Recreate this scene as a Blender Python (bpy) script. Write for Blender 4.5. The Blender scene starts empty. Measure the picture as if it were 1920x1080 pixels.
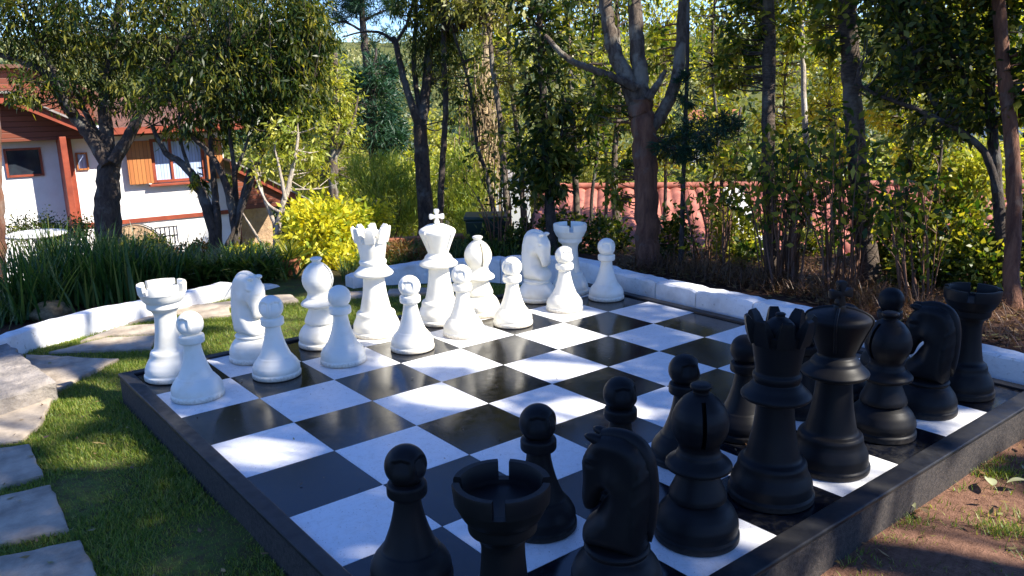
import bpy, bmesh, math, random
import numpy as np
from mathutils import Vector, Matrix, geometry

R_ = math.radians
random.seed(7)
RNG = np.random.default_rng(11)
SC = bpy.context.scene
COL = SC.collection

# ------------------------------------------------------------------ camera
CAM = np.array([-1.00019942, -4.74697959, 1.4893456])
AX = np.array([[0.78144343, -0.15953636, 0.60323654],
               [-0.62363694, -0.16781807, 0.76348809],
               [-0.02057012, -0.97282334, -0.23063309]])      # columns: image right, image down, forward
FPX = 1526.77548
cd = bpy.data.cameras.new("camera"); cam = bpy.data.objects.new("camera", cd); COL.objects.link(cam)
m4 = Matrix.Identity(4)
for r in range(3):
    m4[r][0] = AX[r, 0]; m4[r][1] = -AX[r, 1]; m4[r][2] = -AX[r, 2]; m4[r][3] = CAM[r]
cam.matrix_world = m4
cd.sensor_width = 36; cd.lens = FPX / 1920 * 36; cd.clip_start = .05; cd.clip_end = 2000
SC.camera = cam

# ------------------------------------------------------------------ light
SUN_AZ, SUN_EL = R_(-55), R_(42)
SUN = np.array([math.cos(SUN_AZ) * math.cos(SUN_EL), math.sin(SUN_AZ) * math.cos(SUN_EL), math.sin(SUN_EL)])
w = bpy.data.worlds.new("World"); SC.world = w; w.use_nodes = True
nt = w.node_tree
sky = nt.nodes.new("ShaderNodeTexSky"); sky.sky_type = 'NISHITA'; sky.sun_disc = False
sky.sun_elevation = SUN_EL; sky.sun_rotation = math.pi / 2 - SUN_AZ; sky.altitude = 1700; sky.air_density = 1.0; sky.dust_density = .1; sky.ozone_density = 5
bg = nt.nodes['Background']; bg.inputs[1].default_value = 0.125
hs = nt.nodes.new('ShaderNodeHueSaturation'); hs.inputs['Saturation'].default_value = 1.12; hs.inputs['Hue'].default_value = .512
nt.links.new(sky.outputs[0], hs.inputs['Color']); nt.links.new(hs.outputs[0], bg.inputs[0])
sl = bpy.data.lights.new("sun", 'SUN'); sl.energy = 5.0; sl.angle = R_(.6); sl.color = (1, .93, .82)
so = bpy.data.objects.new("sun", sl); COL.objects.link(so)
so.rotation_euler = Vector(SUN.tolist()).to_track_quat('Z', 'Y').to_euler()
SC.view_settings.view_transform = 'Standard'; SC.view_settings.look = 'None'
SC.view_settings.exposure = 1.38; SC.view_settings.gamma = 1
SC.cycles.max_bounces = 8; SC.cycles.transparent_max_bounces = 8

S = 0.42          # one square of the board
G = -0.16         # lawn level (board surface is z = 0)

def pray(u, v):
    return AX @ np.array([(u - 960) / FPX, (v - 540) / FPX, 1.])
def at(u, v, z=G):
    d = pray(u, v); return CAM + d * ((z - CAM[2]) / d[2])
def dep(u, v, s):
    return CAM + pray(u, v) * s

# ------------------------------------------------------------------ helpers
def tag(o, label=None, cat=None, group=None, kind=None):
    if label: o['label'] = label
    if cat: o['category'] = cat
    if group: o['group'] = group
    if kind: o['kind'] = kind
    return o
def empty(name, loc, label, cat, group=None, rz=0):
    o = bpy.data.objects.new(name, None); COL.objects.link(o)
    o.location = [float(a) for a in loc]; o.rotation_euler = (0, 0, rz); o.empty_display_size = .1
    return tag(o, label, cat, group)
def link(name, mesh, parent=None, mats=None, smooth=None):
    o = bpy.data.objects.new(name, mesh); COL.objects.link(o)
    if parent is not None: o.parent = parent
    if mats is not None:
        for m in (mats if isinstance(mats, (list, tuple)) else [mats]): mesh.materials.append(m)
    if smooth is not None:
        mesh.shade_smooth()
        if smooth < 170: mesh.set_sharp_from_angle(angle=R_(smooth))
    return o
class MB:
    """collects shapes and builds one mesh"""
    def __init__(s): s.v = []; s.f = []; s.m = []; s.n = 0
    def add(s, v, f, mi=0):
        v = np.asarray(v, float); s.v.append(v)
        for q in f: s.f.append(tuple(int(i) + s.n for i in q)); s.m.append(mi)
        s.n += len(v)
    def box(s, a, b, mi=0, M=None):
        a = np.array(a, float); b = np.array(b, float)
        v = np.array([[x, y, z] for x in (a[0], b[0]) for y in (a[1], b[1]) for z in (a[2], b[2])])
        if M is not None: v = v @ np.array(M)[:3, :3].T + np.array(M)[:3, 3]
        s.add(v, [(0, 1, 3, 2), (4, 6, 7, 5), (0, 4, 5, 1), (2, 3, 7, 6), (0, 2, 6, 4), (1, 5, 7, 3)], mi)
    def tube(s, P, r, k=8, mi=0, cap=True, wob=0., rng=None):
        P = np.asarray(P, float); n = len(P)
        r = np.full(n, r, float) if np.isscalar(r) else np.asarray(r, float)
        T = np.gradient(P, axis=0); T /= np.linalg.norm(T, axis=1)[:, None] + 1e-9
        ref = np.array([0, 0, 1.]) if abs(T[0][2]) < .8 else np.array([1., 0, 0])
        a = np.linspace(0, 2 * np.pi, k, endpoint=False); V = []
        u = np.cross(T[0], ref); u /= np.linalg.norm(u)
        for i in range(n):
            u = u - T[i] * (u @ T[i]); u /= np.linalg.norm(u) + 1e-9
            w_ = np.cross(T[i], u)
            rr = r[i] * (1 + (wob * (rng or RNG).normal(size=k) if wob else 0))
            V.append(P[i] + (np.cos(a) * rr)[:, None] * u + (np.sin(a) * rr)[:, None] * w_)
        F = [(i * k + j, i * k + (j + 1) % k, (i + 1) * k + (j + 1) % k, (i + 1) * k + j) for i in range(n - 1) for j in range(k)]
        if cap: F += [tuple(range(k - 1, -1, -1)), tuple((n - 1) * k + j for j in range(k))]
        s.add(np.concatenate(V), F, mi)
    def lathe(s, prof, k=64, c=(0, 0, 0), mi=0):
        prof = np.asarray(prof, float); a = np.linspace(0, 2 * np.pi, k, endpoint=False)
        V = []; idx = []; n = 0
        for (r, z) in prof:
            if r < 1e-6: V.append([[0, 0, z]]); idx.append([n] * k); n += 1
            else:
                V.append(np.stack([r * np.cos(a), r * np.sin(a), np.full(k, z)], 1)); idx.append(list(range(n, n + k))); n += k
        V = np.concatenate([np.asarray(x, float) for x in V]) + np.array(c)
        F = []
        for i in range(len(prof) - 1):
            for j in range(k):
                q = [idx[i][j], idx[i][(j + 1) % k], idx[i + 1][(j + 1) % k], idx[i + 1][j]]
                q2 = []
                for t in q:
                    if t not in q2: q2.append(t)
                if len(q2) > 2: F.append(q2)
        s.add(V, F, mi)
    def prism(s, poly, z0, z1, mi=0, M=None):
        n = len(poly); p = np.asarray(poly, float)
        v = np.concatenate([np.c_[p, np.full(n, z0)], np.c_[p, np.full(n, z1)]])
        if M is not None: v = v @ np.array(M)[:3, :3].T + np.array(M)[:3, 3]
        s.add(v, [tuple(range(n - 1, -1, -1)), tuple(range(n, 2 * n))] + [(i, (i + 1) % n, n + (i + 1) % n, n + i) for i in range(n)], mi)
    def mesh(s, name):
        me = bpy.data.meshes.new(name)
        me.from_pydata(np.concatenate(s.v).tolist(), [], s.f)
        me.polygons.foreach_set("material_index", np.array(s.m, np.int32)); me.update()
        return me
    def build(s, name, mats, parent=None, smooth=None, bevel=0):
        me = s.mesh(name)
        bm = bmesh.new(); bm.from_mesh(me); bmesh.ops.recalc_face_normals(bm, faces=bm.faces)
        if bevel:
            bmesh.ops.bevel(bm, geom=[e for e in bm.edges if len(e.link_faces) == 2 and e.calc_face_angle(0) > .5], offset=bevel, segments=2, affect='EDGES', profile=.5)
        bm.to_mesh(me); bm.free()
        return link(name, me, parent, mats, smooth)
def spline(P, n=6):
    P = np.asarray(P, float); Q = np.concatenate([[2 * P[0] - P[1]], P, [2 * P[-1] - P[-2]]]); out = []
    for i in range(1, len(Q) - 2):
        for t in np.linspace(0, 1, n, endpoint=False):
            a, b, c, d = Q[i - 1:i + 3]
            out.append(.5 * (2 * b + (c - a) * t + (2 * a - 5 * b + 4 * c - d) * t * t + (3 * b - a - 3 * c + d) * t ** 3))
    out.append(P[-1]); return np.array(out)
def chaikin(P, it=2):
    P = np.asarray(P, float)
    for _ in range(it):
        Q = [P[0]]
        for a, b in zip(P[:-1], P[1:]): Q += [a * .85 + b * .15, a * .15 + b * .85]
        Q.append(P[-1]); P = np.array(Q)
    return P

# ------------------------------------------------------------------ materials
def new_mat(name):
    m = bpy.data.materials.new(name); m.use_nodes = True
    t = m.node_tree; return m, t, t.nodes['Principled BSDF'], t.nodes['Material Output']
def N(t, kind, **kw):
    n = t.nodes.new(kind)
    for k, v in kw.items(): setattr(n, k, v)
    return n
def noise(t, scale, detail=4, rough=.55, coord='Object', vec=None, dist=0.):
    n = N(t, 'ShaderNodeTexNoise'); n.inputs['Scale'].default_value = scale; n.inputs['Detail'].default_value = detail
    n.inputs['Roughness'].default_value = rough; n.inputs['Distortion'].default_value = dist
    if vec is None:
        tc = N(t, 'ShaderNodeTexCoord'); vec = tc.outputs[coord]
    t.links.new(vec, n.inputs['Vector']); return n.outputs['Fac']
def ramp(t, fac, stops):
    r = N(t, 'ShaderNodeValToRGB'); e = r.color_ramp.elements
    while len(e) > 1: e.remove(e[-1])
    e[0].position = stops[0][0]; e[0].color = (*stops[0][1], 1)
    for p, c in stops[1:]:
        q = e.new(p); q.color = (*c, 1)
    t.links.new(fac, r.inputs[0]); return r.outputs[0]
def g3(v): return (v, v, v)
def mixc(t, fac, a, b, mode='MIX'):
    m = N(t, 'ShaderNodeMix', data_type='RGBA', blend_type=mode)
    for sock, val in ((m.inputs[0], fac), (m.inputs[6], a), (m.inputs[7], b)):
        if isinstance(val, (int, float)): sock.default_value = val
        elif isinstance(val, tuple): sock.default_value = (*val, 1)
        else: t.links.new(val, sock)
    return m.outputs[2]
def bump(t, b, h, strength=.3, dist=.01):
    n = N(t, 'ShaderNodeBump'); n.inputs['Strength'].default_value = strength; n.inputs['Distance'].default_value = dist
    t.links.new(h, n.inputs['Height']); t.links.new(n.outputs[0], b.inputs['Normal'])
def basic(name, c1, c2=None, scale=6, rough=.6, bs=.3, bscale=40, bd=.004, r2=None, spec=.5, coord='Object', metal=0):
    m, t, b, o = new_mat(name)
    c2 = c2 or tuple(x * .8 for x in c1)
    f = noise(t, scale, 6, .6, coord)
    t.links.new(ramp(t, f, [(.35, c2), (.65, c1)]), b.inputs['Base Color'])
    b.inputs['Roughness'].default_value = rough; b.inputs['Specular IOR Level'].default_value = spec; b.inputs['Metallic'].default_value = metal
    if r2 is not None: t.links.new(ramp(t, noise(t, scale * 2.3, 5, .6, coord), [(.3, g3(rough)), (.7, g3(r2))]), b.inputs['Roughness'])
    if bs: bump(t, b, noise(t, bscale, 5, .6, coord), bs, bd)
    return m
def leafmat(name, cols, trans=.35, rough=.45, spec=.4):
    """cols: list of colours spread over the leaves by the per-leaf attribute"""
    m, t, b, o = new_mat(name)
    at_ = N(t, 'ShaderNodeAttribute', attribute_name='tint')
    n = len(cols); st = [(i / max(1, n - 1), c) for i, c in enumerate(cols)]
    c = ramp(t, at_.outputs['Fac'], st)
    t.links.new(c, b.inputs['Base Color']); b.inputs['Roughness'].default_value = rough; b.inputs['Specular IOR Level'].default_value = spec
    tr = N(t, 'ShaderNodeBsdfTranslucent'); t.links.new(mixc(t, 1., c, (1.6, 1.5, .55), 'MULTIPLY'), tr.inputs[0])
    mx = N(t, 'ShaderNodeMixShader'); mx.inputs[0].default_value = trans
    t.links.new(b.outputs[0], mx.inputs[1]); t.links.new(tr.outputs[0], mx.inputs[2]); t.links.new(mx.outputs[0], o.inputs[0])
    return m

def board_tile(name, dark):
    m, t, b, o = new_mat(name)
    f1 = noise(t, 1.7, 6, .65); f2 = noise(t, 26, 8, .7, dist=.6); f3 = noise(t, 140, 3, .5)
    if dark:
        c = mixc(t, ramp(t, f2, [(.46, g3(0)), (.76, g3(1))]), (.003, .004, .008), (.026, .025, .024))
        b.inputs['Specular IOR Level'].default_value = .36
        r = ramp(t, mixc(t, .6, f1, f2), [(.35, g3(.07)), (.68, g3(.22))])
    else:
        c = mixc(t, ramp(t, f2, [(.5, g3(0)), (.8, g3(.6))]), (.80, .80, .79), (.50, .46, .40))
        c = mixc(t, ramp(t, f3, [(.68, g3(0)), (.70, g3(.75))]), c, (.25, .20, .15))
        sw = noise(t, 5.5, 8, .75, dist=2.5)
        c = mixc(t, ramp(t, sw, [(.492, g3(0)), (.5, g3(.28)), (.508, g3(0))]), c, (.3, .26, .2))
        b.inputs['Specular IOR Level'].default_value = .5
        r = ramp(t, mixc(t, .5, f1, f2), [(.35, g3(.26)), (.68, g3(.46))])
    t.links.new(c, b.inputs['Base Color']); t.links.new(r, b.inputs['Roughness'])
    bump(t, b, mixc(t, .5, f1, f2), .12 if dark else .1, .004)
    return m
M = {}
M['tile_w'] = board_tile('white board tile', False); M['tile_b'] = board_tile('black board tile', True)
M['grout'] = basic('grout', (.30, .30, .30), (.16, .16, .16), 30, .8)
M['border'] = basic('black painted rim', (.006, .007, .010), (.024, .023, .022), 7, .34, .25, 60, .002, r2=.6, spec=.35)
M['concrete_dark'] = basic('dark concrete side', (.05, .040, .034), (.012, .010, .010), 60, .85, .7, 160, .006)
def piecemat(name, c, c2, rough, dirt):
    m, t, b, o = new_mat(name)
    f = noise(t, 9, 6, .6); f2 = noise(t, 60, 6, .7)
    cc = mixc(t, ramp(t, f, [(.5, g3(0)), (.78, g3(1))]), c, c2)
    cc = mixc(t, ramp(t, f2, [(.66, g3(0)), (.8, g3(dirt))]), cc, tuple(x * .45 + .01 for x in c))
    t.links.new(cc, b.inputs['Base Color'])
    t.links.new(ramp(t, f, [(.3, g3(rough)), (.7, g3(rough + .12))]), b.inputs['Roughness'])
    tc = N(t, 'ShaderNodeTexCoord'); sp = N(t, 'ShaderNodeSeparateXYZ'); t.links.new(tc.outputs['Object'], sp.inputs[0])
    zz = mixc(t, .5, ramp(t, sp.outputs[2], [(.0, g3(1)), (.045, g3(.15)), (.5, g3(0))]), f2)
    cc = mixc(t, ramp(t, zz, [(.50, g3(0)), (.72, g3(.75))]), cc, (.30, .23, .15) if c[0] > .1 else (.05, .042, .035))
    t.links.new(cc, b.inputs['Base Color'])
    b.inputs['Specular IOR Level'].default_value = .5 if c[0] > .1 else .16
    bump(t, b, f2, .06, .002); return m
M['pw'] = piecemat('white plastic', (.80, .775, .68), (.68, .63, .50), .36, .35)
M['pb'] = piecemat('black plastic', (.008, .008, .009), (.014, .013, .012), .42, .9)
def whitewall(name):
    m, t, b, o = new_mat(name)
    f = noise(t, 3, 7, .65); f2 = noise(t, 35, 6, .7)
    c = mixc(t, ramp(t, f, [(.45, g3(0)), (.72, g3(.8))]), (.80, .80, .78), (.50, .46, .41))
    c = mixc(t, ramp(t, f2, [(.60, g3(0)), (.70, g3(.8))]), c, (.27, .23, .18))
    t.links.new(c, b.inputs['Base Color']); b.inputs['Roughness'].default_value = .75
    bump(t, b, mixc(t, .5, noise(t, 12, 6, .6), f2), .6, .012); return m
M['whitewall'] = whitewall('whitewashed masonry')
M['moss'] = basic('dark moss and dirt', (.05, .06, .025), (.025, .02, .015), 30, .95, .6, 90, .01)
M['slab'] = basic('stone slab', (.44, .365, .275), (.22, .18, .135), 7, .85, .6, 60, .008)
M['slab2'] = basic('rough stone', (.33, .29, .25), (.17, .15, .13), 8, .85, .9, 28, .02)
M['stucco'] = basic('white stucco', (.80, .79, .77), (.74, .72, .69), 4, .8, .3, 90, .006)
M['redwood'] = basic('red brown painted timber', (.30, .062, .028), (.20, .038, .018), 5, .5, .3, 40, .004)
M['plankred'] = None
def plankmat(name, c1, c2, axis, width):
    m, t, b, o = new_mat(name)
    tc = N(t, 'ShaderNodeTexCoord'); sp = N(t, 'ShaderNodeSeparateXYZ'); t.links.new(tc.outputs['Object'], sp.inputs[0])
    md = N(t, 'ShaderNodeMath', operation='DIVIDE'); t.links.new(sp.outputs[axis], md.inputs[0]); md.inputs[1].default_value = width
    fr = N(t, 'ShaderNodeMath', operation='FRACT'); t.links.new(md.outputs[0], fr.inputs[0])
    fl = N(t, 'ShaderNodeMath', operation='FLOOR'); t.links.new(md.outputs[0], fl.inputs[0])
    wn = N(t, 'ShaderNodeTexWhiteNoise', noise_dimensions='1D'); t.links.new(fl.outputs[0], wn.inputs['W'])
    c = mixc(t, wn.outputs['Value'], c1, c2); g = ramp(t, fr.outputs[0], [(0, g3(0)), (.1, g3(1)), (.92, g3(1)), (1, g3(0))])
    c = mixc(t, g, tuple(x * .25 for x in c1), c)
    t.links.new(c, b.inputs['Base Color']); b.inputs['Roughness'].default_value = .55
    bump(t, b, g, .6, .01); return m
M['plankred'] = plankmat('dark red boarding', (.20, .050, .020), (.13, .030, .013), 2, .10)
M['shutter'] = plankmat('varnished shutter boards', (.42, .16, .045), (.33, .11, .03), 0, .075)
M['glassdark'] = basic('dark glass', (.03, .04, .05), (.02, .02, .03), 3, .08, 0)
M['curtain'] = plankmat('pale curtain', (.42, .52, .72), (.30, .38, .60), 0, .06)
M['rooftile'] = basic('grey roof tile', (.34, .31, .28), (.18, .16, .15), 8, .8, .5, 20, .02)
M['trimwhite'] = basic('white trim', (.78, .77, .74), None, 6, .6, .1)
M['sandstone'] = basic('tan rough wall', (.50, .33, .19), (.30, .20, .12), 4, .85, .8, 14, .04)
M['terracotta'] = basic('terracotta', (.42, .15, .07), (.30, .10, .05), 9, .75, .3, 60)
M['metal_dark'] = basic('dark iron', (.02, .02, .022), None, 8, .5, .1)
M['bin'] = basic('green plastic', (.012, .035, .022), (.008, .022, .015), 5, .45, .1)
def barkmat(name, c1, c2, c3, scale=7, zs=.35, bs=1.):
    m, t, b, o = new_mat(name)
    tc = N(t, 'ShaderNodeTexCoord'); mp = N(t, 'ShaderNodeMapping'); mp.inputs['Scale'].default_value = (1, 1, zs)
    t.links.new(tc.outputs['Object'], mp.inputs[0])
    f = noise(t, scale * 3, 8, .7, vec=mp.outputs[0], dist=.4); f2 = noise(t, scale * .6, 5, .6)
    c = mixc(t, ramp(t, f, [(.38, g3(0)), (.62, g3(1))]), c2, c1)
    c = mixc(t, ramp(t, f2, [(.52, g3(0)), (.62, g3(.8))]), c, c3)
    t.links.new(c, b.inputs['Base Color']); b.inputs['Roughness'].default_value = .9
    bump(t, b, f, bs, .03); return m
M['bark_dark'] = barkmat('dark bark', (.075, .055, .042), (.022, .016, .013), (.12, .115, .10))
M['bark_grey'] = barkmat('grey lichen bark', (.15, .115, .085), (.045, .030, .020), (.26, .24, .19))
M['bark_red'] = barkmat('reddish bark', (.22, .10, .055), (.09, .035, .02), (.17, .13, .10), 5, .15)
M['bark_pale'] = barkmat('pale bark', (.46, .40, .33), (.22, .18, .14), (.52, .48, .42))
M['bark_ring'] = barkmat('ringed grey brown bark', (.12, .085, .06), (.035, .024, .017), (.19, .16, .12), 5, 4.)
M['vine'] = barkmat('dry hanging vines', (.46, .35, .20), (.20, .13, .07), (.50, .40, .25), 9, .1)
M['stem'] = basic('red brown stems', (.16, .07, .035), (.10, .05, .03), 9, .7, .2)
M['leaf_dark'] = leafmat('dark leaves', [(.008, .024, .005), (.016, .042, .007), (.035, .065, .010), (.12, .14, .02), (.36, .34, .045)], .45)  # bright end of the palette paints in sunlit yellow glints
M['leaf_droop'] = leafmat('drooping dark leaves', [(.008, .024, .005), (.014, .038, .007), (.03, .055, .010), (.10, .12, .02), (.34, .31, .05)], .5, .38)  # last tints put warm backlit glints into the leaf colour
M['leaf_mid'] = leafmat('mid green leaves', [(.016, .045, .007), (.035, .080, .012), (.09, .13, .018), (.24, .25, .03), (.42, .38, .05)], .5)  # yellow end of the tints imitates sun glints as leaf colour
M['leaf_valley'] = leafmat('valley leaves', [(.04, .07, .015), (.09, .13, .03), (.17, .20, .05), (.28, .28, .08)], .42)
M['leaf_yellow'] = leafmat('yellow green leaves', [(.12, .18, .03), (.24, .29, .04), (.38, .39, .06), (.50, .46, .08)], .45)
M['leaf_olive'] = leafmat('olive leaves', [(.07, .10, .02), (.16, .18, .04), (.28, .28, .07), (.40, .36, .11)], .45)
M['leaf_gold'] = leafmat('golden shrub leaves', [(.08, .14, .02), (.22, .29, .02), (.42, .43, .03), (.62, .56, .04), (.74, .64, .04)], .42)
M['leaf_shade'] = leafmat('shade tree leaves', [(.02, .05, .012), (.04, .08, .02)], .12)
M['leaf_broom'] = leafmat('broom twigs', [(.07, .13, .02), (.16, .24, .04), (.28, .34, .06), (.42, .42, .08)], .4)
M['leaf_rust'] = leafmat('rusty foliage', [(.10, .05, .02), (.20, .09, .03), (.16, .14, .04)], .3)
M['needle'] = leafmat('blue green needles', [(.010, .040, .022), (.018, .060, .030), (.03, .085, .035)], .2)
M['strap'] = leafmat('strap leaves', [(.020, .060, .014), (.045, .105, .022), (.09, .155, .03), (.20, .22, .06)], .35, .35)
M['grass'] = leafmat('lawn grass', [(.065, .125, .016), (.12, .20, .024), (.20, .26, .034), (.36, .34, .10)], .45)
M['straw'] = leafmat('dry grass', [(.07, .035, .02), (.12, .06, .03), (.22, .13, .07)], .2)
M['forest'] = leafmat('hill forest', [(.025, .05, .03), (.08, .12, .05), (.24, .25, .09), (.42, .36, .16)], .3)
M['drop'] = leafmat('fallen leaf', [(.22, .12, .05), (.34, .36, .20), (.10, .06, .03)], .2)

# ------------------------------------------------------------------ leaves
def quads_mesh(name, V, tint):
    """V: (n,4,3) leaf quads"""
    n = len(V); me = bpy.data.meshes.new(name)
    me.vertices.add(n * 4); me.loops.add(n * 4); me.polygons.add(n)
    me.vertices.foreach_set('co', V.reshape(-1).astype(np.float32))
    me.loops.foreach_set('vertex_index', np.arange(n * 4, dtype=np.int32))
    me.polygons.foreach_set('loop_start', np.arange(0, n * 4, 4, dtype=np.int32))
    a = me.attributes.new('tint', 'FLOAT', 'FACE'); a.data.foreach_set('value', np.asarray(tint, np.float32))
    me.update(calc_edges=True); return me
def unit(a): return a / (np.linalg.norm(a, axis=-1, keepdims=True) + 1e-9)
def leaf_quads(P, D, L, W, rng, flat=0.):
    n = len(P); D = unit(D); q = rng.normal(size=(n, 3)); q[:, 2] *= (1 - flat)
    s_ = unit(np.cross(D, q)); L = np.asarray(L).reshape(-1, 1) if not np.isscalar(L) else L; W = np.asarray(W).reshape(-1, 1) if not np.isscalar(W) else W
    nr = np.cross(D, s_)
    return np.stack([P, P + D * L * .42 + s_ * W * .5 + nr * L * .05, P + D * L, P + D * L * .42 - s_ * W * .5 + nr * L * .05], 1)
def clump_points(c, r, n, rng, per=26, spread=.16, hollow=.35):
    c = np.array(c, float); r = np.array(r, float); k = max(3, n // per)
    d = unit(rng.normal(size=(k, 3))); q = rng.uniform(hollow, 1, k) ** .6
    sub = c + d * q[:, None] * r
    idx = rng.integers(0, k, n)
    sp = spread * float(r.mean()) * rng.uniform(.6, 1.5, k)
    return sub[idx] + rng.normal(size=(n, 3)) * sp[idx][:, None], sub, idx
def foliage(clumps, L, W, rng, droop=.3, out=.6, per=26, spread=.16, flat=0., hollow=.35):
    V = []; T = []; subs = []
    for (c, r, n) in clumps:
        P, sub, idx = clump_points(c, r, int(n), rng, per, spread, hollow)
        D = unit(P - np.array(c)) * out + rng.normal(size=P.shape) * .6; D[:, 2] -= droop
        l = L * rng.uniform(.6, 1.25, len(P)); V.append(leaf_quads(P, D, l, W * l / L, rng, flat))
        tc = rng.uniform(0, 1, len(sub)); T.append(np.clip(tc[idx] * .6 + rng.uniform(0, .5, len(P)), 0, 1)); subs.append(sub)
    return np.concatenate(V), np.concatenate(T), np.concatenate(subs)
def twigs(mb, subs, skel, rng, r0=.012, every=1):
    """thin curved twigs from the nearest limb to each leaf cluster"""
    sk = np.concatenate(skel)
    for s_ in subs[::every]:
        d = np.linalg.norm(sk - s_, axis=1) + .6 * np.maximum(0, sk[:, 2] - s_[2]); j = int(np.argmin(d)); a = sk[j]
        if np.linalg.norm(s_ - a) < .05: continue
        mid = (a + s_) / 2 + rng.normal(size=3) * .08 * np.linalg.norm(s_ - a); mid[2] -= .05 * np.linalg.norm(s_ - a)
        P = spline([a, mid, s_], 3); mb.tube(P, np.linspace(r0, r0 * .3, len(P)), 4, cap=False)
SUNLIT = [(dep(600, 440, 8.4), .75), (dep(640, 460, 8.4), .5), (dep(700, 410, 9.4), .6), (dep(735, 370, 10.6), .8), (dep(862, 370, 10.8), .8), (dep(560, 270, 9), .6), (dep(905, 300, 11.2), .5), (dep(1375, 440, 8.3), .45), (dep(1240, 400, 8.0), .2),
          (dep(250, 370, 16), 1.6), (dep(400, 400, 16), 1.4), (dep(80, 370, 15), 2.4), (dep(20, 340, 15), 2.0), (dep(500, 350, 16), 1.2), (dep(1380, 390, 12), 1.1), (dep(1250, 390, 12), .8), (dep(1100, 400, 12), .8), (dep(1830, 330, 7.4), .4), (dep(1750, 320, 8.2), .4), (dep(500, 600, 6.5), .5)]
SUNLIT2 = [(dep(u_, v_, s_), r_) for u_, s_ in ((960, 9.8), (1090, 9.4), (1230, 9.2), (1370, 9.0), (1500, 8.8), (1640, 8.2), (1780, 7.6), (1890, 7.2)) for v_, r_ in ((110, .75), (300, .8))]
def let_sun(V, base, seed):
    P = V.mean(1) + base; d = P - CAM; dz = d @ AX[:, 2]; v = 540 + FPX * (d @ AX[:, 1]) / dz; hit = np.zeros(len(P), bool)
    for c, r in SUNLIT:
        q = P - c; a = q @ SUN; e = q - a[:, None] * SUN; hit |= (a > r) & ((e ** 2).sum(1) < r * r)
    h2 = np.zeros(len(P), bool)
    for c, r in SUNLIT2:
        q = P - c; a = q @ SUN; e = q - a[:, None] * SUN; h2 |= (a > r) & ((e ** 2).sum(1) < r * r)
    g = np.random.default_rng(seed).uniform(size=len(P))
    return ~((hit & ((v < -12) | (g < .5))) | (h2 & (v < -12) & (g < .85)))
def tree(name, label, cat, group, limbs, clumps, bark, leaf, L, W, seed, droop=.3, out=.6, per=26, spread=.16, tw=.010, every=1, sides=12, wob=.035, bark2=None, low=None, crown_name='crown', flat=0.):
    """limbs: list of (points, r0, r1) in world space; clumps: (centre, radii, count)"""
    rng = np.random.default_rng(seed); base = np.array(limbs[0][0][0], float)
    root = empty(name, base, label, cat, group)
    mb = MB(); skel = []
    for i, (P, r0, r1) in enumerate(limbs):
        Q = spline(np.array(P, float) - base, 7); n = len(Q)
        Q[1:] += rng.normal(size=(n - 1, 3)) * min(r0 * .06, .008)
        t = np.linspace(0, 1, n); rr = r0 + (r1 - r0) * t
        if i == 0: rr = rr * (1 + .38 * np.exp(-t * n / 2.2))
        mb.tube(Q, rr, sides, 1 if (bark2 is not None and i) else 0, wob=wob, rng=rng); skel.append(Q[n // 3:] if len(limbs) > 1 or True else Q)
    if clumps:
        cl = [(np.array(c) - base, r, n * 1.45) for c, r, n in clumps]; L = L * .84; W = W * .84
        V, T, subs = foliage(cl, L, W, rng, droop, out, int(per * 1.3), spread, flat)
        ks = let_sun(V, base, seed); V = V[ks]; T = T[ks]
        if tw: twigs(mb, subs, skel, rng, tw, every)
        c = link(crown_name, quads_mesh(name + '_' + crown_name, V, T), root, leaf)
    mb.build('trunk', [bark, bark2] if bark2 is not None else bark, root, 60)
    return root

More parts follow.
